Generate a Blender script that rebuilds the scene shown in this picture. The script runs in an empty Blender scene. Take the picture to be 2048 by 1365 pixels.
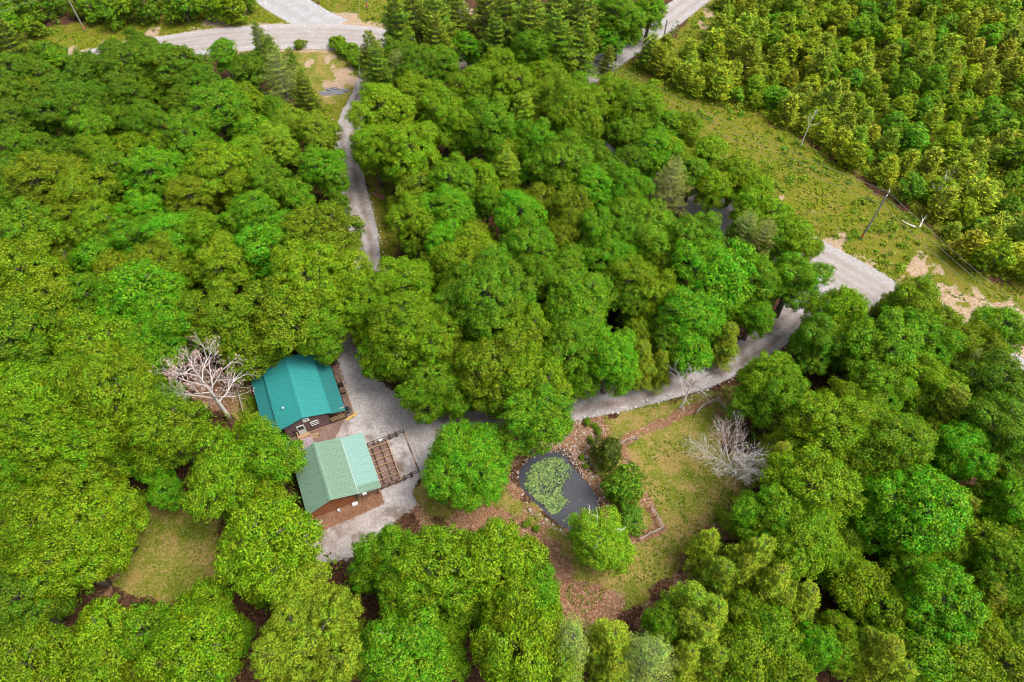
import bpy, math, random
import numpy as np
from mathutils import Vector, Matrix
R = math.radians
rng = np.random.default_rng(7)
random.seed(7)
C = bpy.context.scene.collection
scene = bpy.context.scene

# ------------------------------------------------------------------ camera, world, sun, exposure
CAM_H, FOC, TILT = 75.0, 1365.0, R(35.3)          # metres up, focal length in photo pixels, angle from straight down
cd = bpy.data.cameras.new('camera'); cam = bpy.data.objects.new('camera', cd); C.objects.link(cam)
cam.location = (0, 0, CAM_H); cam.rotation_euler = (TILT, 0, 0)
cd.sensor_width = 36.0; cd.lens = 36.0 * FOC / 2048.0; cd.clip_start = 1.0; cd.clip_end = 2000.0
scene.camera = cam
SUN_EL, SUN_AZ = R(60), R(100)                      # height above the horizon, compass turn clockwise from +Y
w = bpy.data.worlds.new('World'); scene.world = w; w.use_nodes = True
nt = w.node_tree; nt.nodes.clear()
sky = nt.nodes.new('ShaderNodeTexSky'); sky.sky_type = 'NISHITA'; sky.sun_disc = False
sky.sun_elevation = SUN_EL; sky.sun_rotation = SUN_AZ; sky.air_density = 1.0; sky.dust_density = 4.0; sky.ozone_density = 1.0
hs = nt.nodes.new('ShaderNodeHueSaturation'); hs.inputs['Saturation'].default_value = 0.35
bg = nt.nodes.new('ShaderNodeBackground'); bg.inputs['Strength'].default_value = 0.12
wo = nt.nodes.new('ShaderNodeOutputWorld')
nt.links.new(sky.outputs[0], hs.inputs['Color']); nt.links.new(hs.outputs[0], bg.inputs[0]); nt.links.new(bg.outputs[0], wo.inputs[0])
sd = bpy.data.lights.new('sun', 'SUN'); sun = bpy.data.objects.new('sun', sd); C.objects.link(sun)
sd.energy = 1.5; sd.angle = R(30); sd.color = (1.0, 0.95, 0.86)
dirv = Vector((math.sin(SUN_AZ) * math.cos(SUN_EL), math.cos(SUN_AZ) * math.cos(SUN_EL), math.sin(SUN_EL)))
sun.rotation_euler = dirv.to_track_quat('Z', 'Y').to_euler(); sun.location = dirv * 200
scene.view_settings.view_transform = 'Standard'; scene.view_settings.look = 'None'
scene.view_settings.exposure = 1.62; scene.view_settings.gamma = 1.0
try: scene.view_settings.use_curve_mapping = False
except Exception: pass
scene.render.engine = 'CYCLES'
scene.cycles.max_bounces = 10; scene.cycles.diffuse_bounces = 6; scene.cycles.filter_width = 1.0; scene.cycles.transparent_max_bounces = 6; scene.cycles.transmission_bounces = 6

# ------------------------------------------------------------------ measuring helpers
_f = np.array([0, math.sin(TILT), -math.cos(TILT)]); _u = np.array([0, math.cos(TILT), math.sin(TILT)])
def un(px, py, z=0.0):
    """the point at height z that the photograph shows at (px, py)"""
    d = np.array([(px - 1024) / FOC, 0, 0]) + _u * (682.5 - py) / FOC + _f
    return np.array([0, 0, CAM_H]) + d * ((z - CAM_H) / d[2])
def pr(x, y, z):
    r = np.array([x, y, z - CAM_H]); dd = r @ _f
    return 1024 + FOC * r[0] / dd, 682.5 - FOC * (r @ _u) / dd, FOC / dd
def P2(s, z=0.0):
    """'px,py px,py' -> ground points"""
    return np.array([un(*map(float, a.split(',')), z)[:2] for a in s.split()])

# ------------------------------------------------------------------ mesh helpers
def npmesh(name, V, F, mat=None, attr=None, smooth=False):
    """V (n,3); F (m,k) all k-gons; attr {name: (n,4)}"""
    me = bpy.data.meshes.new(name)
    V = np.ascontiguousarray(V, np.float32); F = np.ascontiguousarray(F, np.int32); m, k = F.shape
    me.vertices.add(len(V)); me.vertices.foreach_set('co', V.ravel())
    me.loops.add(m * k); me.loops.foreach_set('vertex_index', F.ravel())
    me.polygons.add(m); me.polygons.foreach_set('loop_start', np.arange(0, m * k, k, dtype=np.int32))
    try: me.polygons.foreach_set('loop_total', np.full(m, k, np.int32))
    except Exception: pass
    if smooth: me.polygons.foreach_set('use_smooth', np.ones(m, bool))
    for an, av in (attr or {}).items():
        a = me.attributes.new(an, 'FLOAT_COLOR', 'POINT')
        a.data.foreach_set('color', np.ascontiguousarray(av, np.float32).ravel())
    me.update(calc_edges=True); me.validate()
    if mat: me.materials.append(mat)
    return me
class MB:
    """collects boxes, bars and tubes into one mesh"""
    def __init__(s): s.v = []; s.f = []
    def add(s, vs, fs):
        o = len(s.v); s.v += [tuple(map(float, p)) for p in vs]; s.f += [tuple(i + o for i in f) for f in fs]; return s
    def box(s, a, b):
        (x0, y0, z0), (x1, y1, z1) = a, b
        return s.add([(x0,y0,z0),(x1,y0,z0),(x1,y1,z0),(x0,y1,z0),(x0,y0,z1),(x1,y0,z1),(x1,y1,z1),(x0,y1,z1)],
                     [(0,3,2,1),(4,5,6,7),(0,1,5,4),(1,2,6,5),(2,3,7,6),(3,0,4,7)])
    def bar(s, a, b, wd, ht, up=(0,0,1)):
        a = Vector(a); b = Vector(b); d = (b - a).normalized(); up = Vector(up)
        if abs(d.dot(up)) > .98: up = Vector((1,0,0))
        sx = d.cross(up).normalized() * wd / 2; sz = sx.cross(d).normalized() * ht / 2
        vs = [p + q for p in (a, b) for q in (-sx-sz, sx-sz, sx+sz, -sx+sz)]
        return s.add(vs, [(0,1,2,3),(7,6,5,4),(0,4,5,1),(1,5,6,2),(2,6,7,3),(3,7,4,0)])
    def tube(s, pts, rad, n=6, cap=True):
        pts = [Vector(p) for p in pts]; base = len(s.v); k = len(pts)
        for i, p in enumerate(pts):
            d = (pts[min(i+1,k-1)] - pts[max(i-1,0)]).normalized()
            a = d.cross(Vector((0,0,1)) if abs(d.z) < .95 else Vector((1,0,0))).normalized(); b = d.cross(a)
            r = rad[i] if hasattr(rad, '__len__') else rad
            for j in range(n):
                t = 2*math.pi*j/n; q = p + (a*math.cos(t) + b*math.sin(t))*r; s.v.append((q.x,q.y,q.z))
        for i in range(k-1):
            for j in range(n):
                s.f.append((base+i*n+j, base+i*n+(j+1)%n, base+(i+1)*n+(j+1)%n, base+(i+1)*n+j))
        if cap:
            s.f.append(tuple(base+j for j in range(n))[::-1]); s.f.append(tuple(base+(k-1)*n+j for j in range(n)))
        return s
    def mesh(s, name, mat, smooth=False):
        me = bpy.data.meshes.new(name); me.from_pydata(s.v, [], s.f); me.update()
        me.materials.append(mat)
        if smooth: me.polygons.foreach_set('use_smooth', np.ones(len(me.polygons), bool))
        return me
    def build(s, name, mat, parent=None, smooth=False): return obj(name, s.mesh(name, mat, smooth), parent)
def obj(name, me, parent=None):
    o = bpy.data.objects.new(name, me); C.objects.link(o)
    if parent: o.parent = parent
    return o
def tag(o, label=None, cat=None, group=None, kind=None):
    if label: o['label'] = label
    if cat: o['category'] = cat
    if group: o['group'] = group
    if kind: o['kind'] = kind
    return o
def empty(name, loc, rz=0.0):
    o = bpy.data.objects.new(name, None); C.objects.link(o); o.empty_display_size = .5
    o.location = loc; o.rotation_euler = (0, 0, rz); return o

# ------------------------------------------------------------------ material helpers
def newmat(name):
    m = bpy.data.materials.new(name); m.use_nodes = True; n = m.node_tree; n.nodes.clear()
    out = n.nodes.new('ShaderNodeOutputMaterial'); b = n.nodes.new('ShaderNodeBsdfPrincipled')
    n.links.new(b.outputs[0], out.inputs[0]); return m, n, b, out
def nd(n, t, **kw):
    x = n.nodes.new(t)
    for k, v in kw.items():
        if k in x.inputs: x.inputs[k].default_value = v
        else: setattr(x, k, v)
    return x
def noise(n, scale, detail=4, rough=.6, coord=None):
    x = nd(n, 'ShaderNodeTexNoise', Scale=scale, Detail=detail, Roughness=rough)
    if coord: n.links.new(coord, x.inputs['Vector'])
    return x.outputs['Fac']
def ramp(n, fac, stops):
    x = n.nodes.new('ShaderNodeValToRGB'); e = x.color_ramp.elements
    while len(e) < len(stops): e.new(.5)
    for el, (p, c) in zip(e, stops): el.position = p; el.color = (*c, 1) if len(c) == 3 else c
    n.links.new(fac, x.inputs[0]); return x.outputs[0]
def mix(n, fac, a, b, mode='MIX'):
    x = nd(n, 'ShaderNodeMix', data_type='RGBA', blend_type=mode)
    for s, v in ((x.inputs['Factor'], fac), (x.inputs[6], a), (x.inputs[7], b)):
        if hasattr(v, 'links'): n.links.new(v, s)
        elif isinstance(v, (int, float)): s.default_value = v
        else: s.default_value = (*v, 1)
    return x.outputs[2]
def maths(n, op, a, b=None, c=None, clamp=False):
    x = nd(n, 'ShaderNodeMath', operation=op); x.use_clamp = clamp
    for s, v in zip(x.inputs, (a, b, c)):
        if v is None: continue
        if hasattr(v, 'links'): n.links.new(v, s)
        else: s.default_value = v
    return x.outputs[0]
def bump(n, b, height, strength=.3, dist=.05):
    x = nd(n, 'ShaderNodeBump', Strength=strength, Distance=dist)
    n.links.new(height, x.inputs['Height']); n.links.new(x.outputs[0], b.inputs['Normal'])
def objc(n): return nd(n, 'ShaderNodeTexCoord').outputs['Object']
def simple(name, col, rough=.7, var=.25, scale=3.0, detail=5, spec=.3, stretch=None, metallic=0.0):
    m, n, b, _ = newmat(name); co = objc(n)
    if stretch:
        mp = nd(n, 'ShaderNodeMapping'); mp.inputs['Scale'].default_value = stretch; n.links.new(co, mp.inputs[0]); co = mp.outputs[0]
    f = noise(n, scale, detail, .65, co); c = np.array(col)
    n.links.new(ramp(n, f, [(.25, tuple(c*.66*(1-var))), (.75, tuple(np.minimum(c*.66*(1+var), 1)))]), b.inputs['Base Color'])
    b.inputs['Roughness'].default_value = rough; b.inputs['Specular IOR Level'].default_value = spec; b.inputs['Metallic'].default_value = metallic
    bump(n, b, f, .25, .03); return m
def leafmat(name, trans=.40, own=None, rough=.5):
    m, n, b, out = newmat(name)
    at = nd(n, 'ShaderNodeAttribute', attribute_name='leaf'); sp = n.nodes.new('ShaderNodeSeparateColor'); n.links.new(at.outputs['Color'], sp.inputs[0])
    if own is None: base = nd(n, 'ShaderNodeObjectInfo').outputs['Color']
    else:
        r_ = nd(n, 'ShaderNodeRGB'); r_.outputs[0].default_value = (*own, 1); base = r_.outputs[0]
    # young leaves are yellower; every leaf and every spray has a tone of its own
    hsv = n.nodes.new('ShaderNodeHueSaturation')
    n.links.new(maths(n, 'ADD', maths(n, 'MULTIPLY_ADD', sp.outputs[1], .05, .475), maths(n, 'MULTIPLY_ADD', sp.outputs[0], -.05, .025)), hsv.inputs['Hue'])
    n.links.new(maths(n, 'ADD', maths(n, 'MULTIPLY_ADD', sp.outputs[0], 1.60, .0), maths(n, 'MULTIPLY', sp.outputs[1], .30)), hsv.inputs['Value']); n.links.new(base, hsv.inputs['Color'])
    young = mix(n, maths(n, 'MULTIPLY', sp.outputs[2], .60), hsv.outputs[0], (.38, .42, .02))
    n.links.new(young, b.inputs['Base Color']); b.inputs['Roughness'].default_value = rough; b.inputs['Specular IOR Level'].default_value = .12
    if trans:
        tr = n.nodes.new('ShaderNodeBsdfTranslucent'); n.links.new(mix(n, 1.0, young, (1.15, 1.2, .5), 'MULTIPLY'), tr.inputs[0])
        mx = nd(n, 'ShaderNodeMixShader', Fac=trans); n.links.new(b.outputs[0], mx.inputs[1]); n.links.new(tr.outputs[0], mx.inputs[2]); n.links.new(mx.outputs[0], out.inputs[0])
    return m

LEAF = leafmat('leaf'); NEEDLE = leafmat('needle', .2)
BARK = simple('bark', (.20, .17, .14), .9, .4, 4, stretch=(1, 1, .3))
PALE_BARK = simple('pale_bark', (.72, .65, .62), .85, .3, 4)
POLE_WOOD = simple('pole_wood', (.26, .25, .22), .85, .25, 5, stretch=(1, 1, .1))
FENCE_WOOD = simple('fence_wood', (.42, .36, .31), .85, .3, 6)
DARK_WOOD = simple('dark_timber', (.13, .085, .06), .85, .35, 6)
TAN_WOOD = simple('tan_timber', (.42, .27, .15), .8, .3, 6)
WHITE = simple('white_paint', (.75, .75, .73), .5, .08, 4)
GLASS = simple('dark_glass', (.03, .035, .045), .08, .1, 1, spec=.6)
WIRE = simple('wire_metal', (.25, .27, .24), .5, .2, 2)
ORANGE = simple('orange_paint', (.75, .16, .03), .5, .1, 4)
YELLOW = simple('yellow_plastic', (.75, .48, .03), .45, .1, 3)
STONE = simple('field_stone', (.42, .37, .33), .85, .35, 2.5)
WHITE_STONE = simple('white_limestone', (.62, .61, .60), .85, .2, 2.5)

# ------------------------------------------------------------------ where the ground is what
def sdf(pts, poly):
    """signed distance, positive inside"""
    x, y = pts[:, 0], pts[:, 1]; d = np.full(len(pts), 1e9); ins = np.zeros(len(pts), bool); n = len(poly)
    for i in range(n):
        a, b = poly[i], poly[(i+1) % n]; e = b - a; wv = pts - a
        t = np.clip((wv @ e) / max(e @ e, 1e-9), 0, 1); d = np.minimum(d, np.hypot(*(wv - t[:, None]*e).T))
        c = ((a[1] > y) != (b[1] > y)); xi = (b[0]-a[0])*(y-a[1])/((b[1]-a[1]) if b[1] != a[1] else 1e-9) + a[0]; ins ^= c & (x < xi)
    return np.where(ins, d, -d)
def dline(pts, line):
    d = np.full(len(pts), 1e9)
    for a, b in zip(line, line[1:]):
        e = b - a; wv = pts - a; t = np.clip((wv @ e) / max(e @ e, 1e-9), 0, 1); d = np.minimum(d, np.hypot(*(wv - t[:, None]*e).T))
    return d
def sst(a, b, x): t = np.clip((x-a)/(b-a), 0, 1); return t*t*(3-2*t)

POND = P2('1039,955 1047,931 1068,912 1098,904 1121,903 1131,910 1137,922 1152,941 1174,966 1191,990 1197,1009 1192,1030 1180,1050 1166,1060 1152,1061 1131,1054 1103,1033 1078,1009 1055,988 1041,972')
LAWNS = [P2(s) for s in (
 '1215,838 1290,805 1400,790 1470,780 1485,830 1440,900 1530,960 1490,1000 1420,1060 1370,1130 1260,1225 1180,1235 1130,1190 1080,1090 990,1040 900,1050 850,1035 825,980 850,960 900,985 1010,970 1070,1010 1150,1075 1260,1080 1240,985 1195,960 1165,915 1205,880',
 '300,1010 440,1020 440,1150 340,1215 240,1190 215,1160 270,1090', '455,765 508,748 540,860 490,850 455,830', '1280,1008 1330,1055 1258,1078',
 '560,95 690,88 725,130 724,165 692,240 640,300 640,200', '880,20 960,20 1000,60 1000,140 920,140', '1180,145 1230,150 1140,190 1060,180 1080,130')]
ROUGHS = [P2(s) for s in (
 '-60,105 60,62 200,38 420,-15 560,-25 570,25 420,62 200,88 60,105 -60,140',
 '60,70 200,75 420,30 520,0 560,10 600,45 480,66 350,85 170,132 60,140', '620,-10 900,-10 900,60 760,65 700,50 660,30',
 '1385,20 1340,105 1270,130 1400,240 1560,350 1640,490 1760,590 1900,660 2100,780 2100,590 1990,560 1860,450 1760,390 1640,300 1500,225 1400,165 1390,110 1440,40 1460,-20 1400,-20',
 '1180,140 1235,120 1300,130 1420,230 1570,340 1700,480 1740,560 1660,510 1600,480 1470,400 1330,310 1190,200',
 '1455,-25 1425,55 1400,95 1345,118 1285,128 1330,170 1400,200 1500,222 1580,262 1640,295 1700,340 1760,372 1845,430 1890,500 1960,545 2070,575 2075,-25', '738,330 785,370 795,500 760,545 745,545 735,440', '650,210 700,200 672,290 655,320')]
LITTERS = [P2(s) for s in (
 '1105,850 1200,838 1212,870 1200,900 1170,905 1180,940 1240,1000 1270,1060 1215,1040 1200,1000 1150,935 1120,900 1030,905 1025,960 1060,1010 1120,1060 1180,1075 1170,1090 1100,1060 1040,1020 1005,960 1030,890',
 '880,1030 1000,1010 1080,1060 1150,1130 1170,1230 1100,1230 1090,1120 1000,1060 900,1065', '1500,985 1380,1100 1360,1140 1280,1235 1230,1260 1300,1275 1420,1130 1520,1020',
 '195,1195 270,1085 250,1060 300,1010 220,1160 235,1215', '215,905 262,905 245,1000 215,1000', '590,1040 720,990 770,970 765,1000 700,1030 640,1060', '340,680 480,760 470,830 400,820',
 '1440,830 1470,850 1480,870 1440,890', '1255,1085 1330,1060 1310,1050 1240,1070', '748,350 772,372 762,400 748,380', '1120,1140 1200,1170 1250,1190 1240,1250 1150,1260')]
LITTER_LINES = [(P2('1200,900 1240,885 1330,843 1400,810 1440,797'), .45), (P2('1245,890 1255,930 1290,1000 1328,1058 1250,1085'), .4), (P2('735,555 750,540 742,480 715,360 712,290'), .25),
                (P2('790,960 830,1010 860,1060 880,1075'), .45), (P2('500,760 540,850'), .4)]
SANDS = [tuple(map(float, a.split(','))) for a in ('430,42,22 445,30,12 690,52,40 740,62,25 690,155,26 718,160,14 620,128,12 655,124,16 668,178,26 668,35,10 700,40,12 960,115,14 1010,125,16 915,22,30 1690,470,12 1675,487,12 1660,497,12 1830,545,24 1850,525,14 '
  '1845,580,22 1870,590,22 1890,605,26 1905,615,24 1925,620,22 1945,632,20 1880,572,16 2030,655,20 1990,620,12 1945,610,16 2030,705,30 1960,590,14 1420,30,10 1400,50,8 1335,80,8 130,110,18 100,118,14 8,165,20 210,90,8 300,70,14 1160,135,25 1140,120,15 480,20,18 1700,520,10 1760,560,14 1240,100,8 1860,560,14 1900,640,22 1935,650,18 1975,645,20 2010,680,22 1820,600,12 1880,545,9 1905,580,10 2030,625,14 1790,535,7 1630,430,6 1560,400,6').split()]
DITCH = P2('1500,990 1400,1085 1350,1150 1265,1245')
ROADS = {'main': (P2('-120,215 60,165 130,140 230,112 350,93 420,83 500,76 600,72 700,75 760,82 850,105 950,135 1040,165 1130,200 1230,265 1330,345 1440,425 1550,480 1640,528 1720,572 1800,625 1900,690 2000,745 2200,860'), 7.4),
         'lane': (P2('1110,190 1160,156 1200,130 1260,90 1330,42 1385,0 1450,-50'), 5.2),
         'spur': (P2('535,-22 560,0 600,24 640,46 668,60'), 7.0),
         'drive': (P2('752,95 745,130 738,168 722,200 702,232 692,270 694,310 701,360 714,410 727,460 735,510 736,550 722,600 702,650 690,705'), 3.8),
         'loop': (P2('860,858 900,862 960,850 1050,830 1130,814 1220,797 1300,778 1400,752 1480,717 1540,677 1590,633 1640,590 1690,562'), 3.9)}
YARD = P2('668,690 700,692 735,745 800,797 860,838 900,850 900,880 862,915 852,948 835,955 822,985 830,1012 790,1040 750,1070 700,1115 640,1125 612,1080 618,1048 720,1005 760,990 700,870 640,885 580,915 566,895 600,872 690,842 706,820 690,760')

# ground sheet: fine where the camera looks, coarse to the horizon
def axis(a, b, st, far):
    m = np.arange(a, b, st); g = st*1.5; lo = []; x = a
    while x > -far: x -= g; g *= 1.35; lo.append(x)
    g = st*1.5; hi = []; x = m[-1]
    while x < far: x += g; g *= 1.35; hi.append(x)
    return np.concatenate([lo[::-1], m, hi])
gx, gy = axis(-118, 118, .55, 900), axis(4, 152, .5, 900)
X, Y = np.meshgrid(gx, gy); G = np.stack([X.ravel(), Y.ravel()], 1)
def vnoise(p, sc, seed):
    r_ = np.random.default_rng(seed); t = r_.random((64, 64)); q = p/sc; i = np.floor(q).astype(int); f = q-i; f = f*f*(3-2*f)
    g = lambda a, b: t[(i[:, 0]+a) % 64, (i[:, 1]+b) % 64]
    return (g(0,0)*(1-f[:,0])+g(1,0)*f[:,0])*(1-f[:,1])+(g(0,1)*(1-f[:,0])+g(1,1)*f[:,0])*f[:,1]
wob = (vnoise(G, 1.6, 1)-.5)*1.6 + (vnoise(G, .7, 2)-.5)*.9
wl = np.zeros(len(G)); wr = wl.copy(); wt = wl.copy(); ws = wl.copy()
for p in LAWNS: wl = np.maximum(wl, sst(-.9, .9, sdf(G, p)+wob))
for p in ROUGHS: wr = np.maximum(wr, sst(-1.3, 1.3, sdf(G, p)+wob))
for p in LITTERS: wt = np.maximum(wt, sst(-.9, .9, sdf(G, p)+wob))
for l, hw in LITTER_LINES: wt = np.maximum(wt, sst(.5, -.2, dline(G, l)-hw+wob*.25))
for px, py, r in SANDS:
    c = un(px, py); rr = r/pr(*c)[2]; d = np.hypot(G[:,0]-c[0], (G[:,1]-c[1])*.75); ws = np.maximum(ws, .85*sst(1.1, -.9, d-rr*.85+wob*1.6))
md = dline(G, ROADS['main'][0]); ws = np.maximum(ws, .8*sst(6.2, 4.2, md+wob*1.2)); ws = np.maximum(ws, .55*sst(3.8, 2.2, dline(G, ROADS['lane'][0])+wob))
ws = np.maximum(ws, .35*sst(2.6, 1.6, dline(G, ROADS['drive'][0])+wob*.7))
pondd = sdf(G, POND)
Z = (vnoise(G, 9, 3)-.5)*.10*sst(0, 20, np.minimum(md, 40)) - .6*sst(-.5, .9, pondd) - .35*sst(1.2, .0, dline(G, DITCH)) 
roadmin = np.minimum.reduce([dline(G, l)-wd/2 for l, wd in ROADS.values()] + [-sdf(G, YARD)])
Z = np.where(pondd > -2, Z, np.where(roadmin < 1.5, np.minimum(Z, 0)*sst(0, 1.5, roadmin) - .012, Z))
nx, ny = len(gx), len(gy); I = np.arange(nx*ny).reshape(ny, nx)
F = np.stack([I[:-1,:-1], I[:-1,1:], I[1:,1:], I[1:,:-1]], -1).reshape(-1, 4)

def ground_mat():
    m, n, b, _ = newmat('ground'); co = objc(n)
    at = nd(n, 'ShaderNodeAttribute', attribute_name='cover'); sp = n.nodes.new('ShaderNodeSeparateColor'); n.links.new(at.outputs['Color'], sp.inputs[0])
    lawn, rough, litter, sand = sp.outputs[0], sp.outputs[1], sp.outputs[2], at.outputs['Alpha']
    n1 = noise(n, .35, 5, .6, co); n2 = noise(n, 2.2, 6, .7, co); n3 = noise(n, 9, 4, .7, co); n4 = noise(n, 5, 6, .85, co)
    vo = nd(n, 'ShaderNodeTexVoronoi', Scale=6.5); n.links.new(co, vo.inputs['Vector']); vsep = n.nodes.new('ShaderNodeSeparateColor'); n.links.new(vo.outputs['Color'], vsep.inputs[0]); vr = vsep.outputs[0]
    def gate(wt_, amt=.9):
        x = maths(n, 'ADD', wt_, maths(n, 'MULTIPLY', maths(n, 'SUBTRACT', n2, .5), amt)); x = maths(n, 'ADD', x, maths(n, 'MULTIPLY', maths(n, 'SUBTRACT', n3, .5), .6))
        mr = nd(n, 'ShaderNodeMapRange', interpolation_type='SMOOTHSTEP'); mr.inputs[1].default_value = .36; mr.inputs[2].default_value = .62; n.links.new(x, mr.inputs[0]); return mr.outputs[0]
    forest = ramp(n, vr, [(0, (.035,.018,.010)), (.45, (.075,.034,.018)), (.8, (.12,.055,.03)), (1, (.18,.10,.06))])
    lit = ramp(n, vr, [(0, (.16,.075,.045)), (.35, (.25,.115,.065)), (.7, (.33,.17,.10)), (.9, (.38,.23,.15)), (1, (.46,.34,.26))])
    lit = mix(n, ramp(n, n2, [(.45, (0,0,0)), (.7, (1,1,1))]), lit, (.17,.115,.05))
    grass = ramp(n, maths(n, 'ADD', maths(n, 'MULTIPLY', n1, .65), maths(n, 'MULTIPLY', n2, .35)), [(.35, (.085,.130,.008)), (.46, (.145,.17,.016)), (.52, (.21,.19,.036)), (.57, (.30,.215,.068)), (.63, (.22,.18,.045)), (.70, (.14,.155,.022))])
    grass = mix(n, .75, grass, ramp(n, n4, [(.36, (.25,.27,.2)), (.5, (1.05,1.05,1.05)), (.62, (1.6,1.5,1.5))]), 'MULTIPLY'); grass = mix(n, ramp(n, vr, [(.86, (0,0,0)), (.9, (.6,.6,.6))]), grass, (.36,.27,.14))
    rgh = ramp(n, maths(n, 'ADD', maths(n, 'MULTIPLY', n1, .5), maths(n, 'MULTIPLY', n2, .5)), [(.34, (.055,.085,.006)), (.44, (.12,.145,.008)), (.50, (.17,.175,.014)), (.56, (.19,.155,.028)), (.64, (.25,.185,.06))])
    rgh = mix(n, .85, rgh, ramp(n, n4, [(.36, (.18,.2,.15)), (.5, (1.0,1.0,1.0)), (.62, (1.6,1.6,1.5))]), 'MULTIPLY')
    snd = ramp(n, maths(n, 'ADD', maths(n, 'MULTIPLY', n2, .6), maths(n, 'MULTIPLY', vr, .4)), [(.25, (.27,.17,.095)), (.5, (.40,.28,.18)), (.8, (.52,.42,.33))])
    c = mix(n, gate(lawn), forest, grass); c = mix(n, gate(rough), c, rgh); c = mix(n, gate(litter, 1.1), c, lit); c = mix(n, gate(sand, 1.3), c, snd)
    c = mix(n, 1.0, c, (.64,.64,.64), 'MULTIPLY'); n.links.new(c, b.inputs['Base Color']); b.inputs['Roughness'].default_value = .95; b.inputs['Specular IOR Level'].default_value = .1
    bump(n, b, maths(n, 'ADD', n3, maths(n, 'MULTIPLY', vr, .5)), .6, .08); return m
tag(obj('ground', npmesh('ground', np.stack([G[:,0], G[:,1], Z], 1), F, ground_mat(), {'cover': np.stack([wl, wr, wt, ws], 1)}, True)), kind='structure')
def gz(x, y):
    i = np.clip(np.searchsorted(gy, y), 0, ny-1); j = np.clip(np.searchsorted(gx, x), 0, nx-1); return Z.reshape(ny, nx)[i, j]

# ------------------------------------------------------------------ roads, drives, yard
def gravel_mat(name, cols, worn, edge_amt=.5):
    cols = [tuple(np.array(c_)*.56) for c_ in cols]; worn = tuple(np.array(worn)*.56)
    m, n, b, out = newmat(name); co = objc(n)
    at = nd(n, 'ShaderNodeAttribute', attribute_name='lane'); sp = n.nodes.new('ShaderNodeSeparateColor'); n.links.new(at.outputs['Color'], sp.inputs[0])
    n1 = noise(n, .5, 5, .6, co); n2 = noise(n, 3.0, 6, .7, co); n3 = noise(n, 14, 3, .7, co)
    vo = nd(n, 'ShaderNodeTexVoronoi', Scale=9.0); n.links.new(co, vo.inputs['Vector']); vsep = n.nodes.new('ShaderNodeSeparateColor'); n.links.new(vo.outputs['Color'], vsep.inputs[0])
    f = maths(n, 'ADD', maths(n, 'MULTIPLY', n2, .55), maths(n, 'MULTIPLY', vsep.outputs[0], .45))
    c = ramp(n, f, [(.2, cols[0]), (.5, cols[1]), (.8, cols[2])])
    tr = maths(n, 'MULTIPLY', sp.outputs[1], ramp(n, n1, [(.3, (.3,.3,.3)), (.6, (1,1,1))])); c = mix(n, tr, c, worn)
    st = ramp(n, maths(n, 'ADD', maths(n, 'MULTIPLY', n1, .7), maths(n, 'MULTIPLY', n3, .3)), [(.47, (0,0,0)), (.60, (1,1,1))])
    c = mix(n, maths(n, 'MULTIPLY', st, sp.outputs[2]), c, tuple(np.array(worn)*.62))
    n.links.new(c, b.inputs['Base Color']); b.inputs['Roughness'].default_value = .95; b.inputs['Specular IOR Level'].default_value = .1
    bump(n, b, maths(n, 'ADD', n3, vsep.outputs[0]), .5, .05)
    # the loose gravel thins out to nothing at the verge
    e = maths(n, 'ADD', sp.outputs[0], maths(n, 'ADD', maths(n, 'MULTIPLY', maths(n, 'SUBTRACT', n2, .5), edge_amt*1.6), maths(n, 'MULTIPLY', maths(n, 'SUBTRACT', n3, .5), edge_amt)))
    n.links.new(maths(n, 'GREATER_THAN', e, .30), b.inputs['Alpha']); return m
def smooth_line(p, st=.8):
    seg = np.hypot(*np.diff(p, axis=0).T); t = np.concatenate([[0], np.cumsum(seg)]); q = np.arange(0, t[-1], st)
    x = np.stack([np.interp(q, t, p[:, 0]), np.interp(q, t, p[:, 1])], 1)
    for _ in range(25): x[1:-1] = x[1:-1]*.5 + (x[:-2]+x[2:])*.25
    return x
def road(name, key, z, mat, tracks=(.28, .72), tw=.09, stain=0.0, n=22):
    line, wd = ROADS[key]; x = smooth_line(line); d = np.gradient(x, axis=0); d /= np.hypot(*d.T)[:, None]; nrm = np.stack([-d[:,1], d[:,0]], 1)
    u = np.linspace(0, 1, n+1); wv = wd*1.25*(1+.10*(vnoise(x, 7, 11)-.5)[:, None])
    Pn = x[:, None, :] + nrm[:, None, :]*((u-.5)[None, :, None]*wv[:, :, None]); k = len(x)
    V = np.concatenate([Pn.reshape(-1, 2), np.full((k*(n+1), 1), z)], 1)
    e = np.minimum(u, 1-u)*2*wd*.9/1.0; e = np.clip(e/1.3, 0, 1); tk = np.max([np.exp(-((u-.5)*1.25+.5-t)**2/(2*tw*tw)) for t in tracks], 0)
    A = np.stack([np.tile(e, k), np.tile(tk, k), np.full(k*(n+1), stain), np.ones(k*(n+1))], 1)
    I = np.arange(k*(n+1)).reshape(k, n+1); Fq = np.stack([I[:-1,:-1], I[1:,:-1], I[1:,1:], I[:-1,1:]], -1).reshape(-1, 4)
    return tag(obj(name, npmesh(name, V, Fq, mat, {'lane': A})), kind='structure')
GRAVEL = gravel_mat('pale_gravel', ((.31,.285,.28), (.45,.415,.41), (.55,.525,.52)), (.37,.31,.275))
DRIVE = gravel_mat('drive_gravel', ((.35,.315,.305), (.51,.465,.45), (.66,.62,.61)), (.31,.235,.195), .6)
YARDM = gravel_mat('yard_gravel', ((.36,.315,.30), (.54,.49,.475), (.72,.68,.665)), (.40,.30,.25), .8)
ROUGH_GRAVEL = gravel_mat('coarse_gravel', ((.28,.27,.28), (.46,.45,.46), (.62,.61,.62)), (.40,.38,.37), .8)
road('gravel_spur', 'spur', .012, ROUGH_GRAVEL, stain=.2); road('driveway', 'drive', .022, DRIVE, stain=.5); road('loop_driveway', 'loop', .032, DRIVE, stain=.6)
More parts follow.
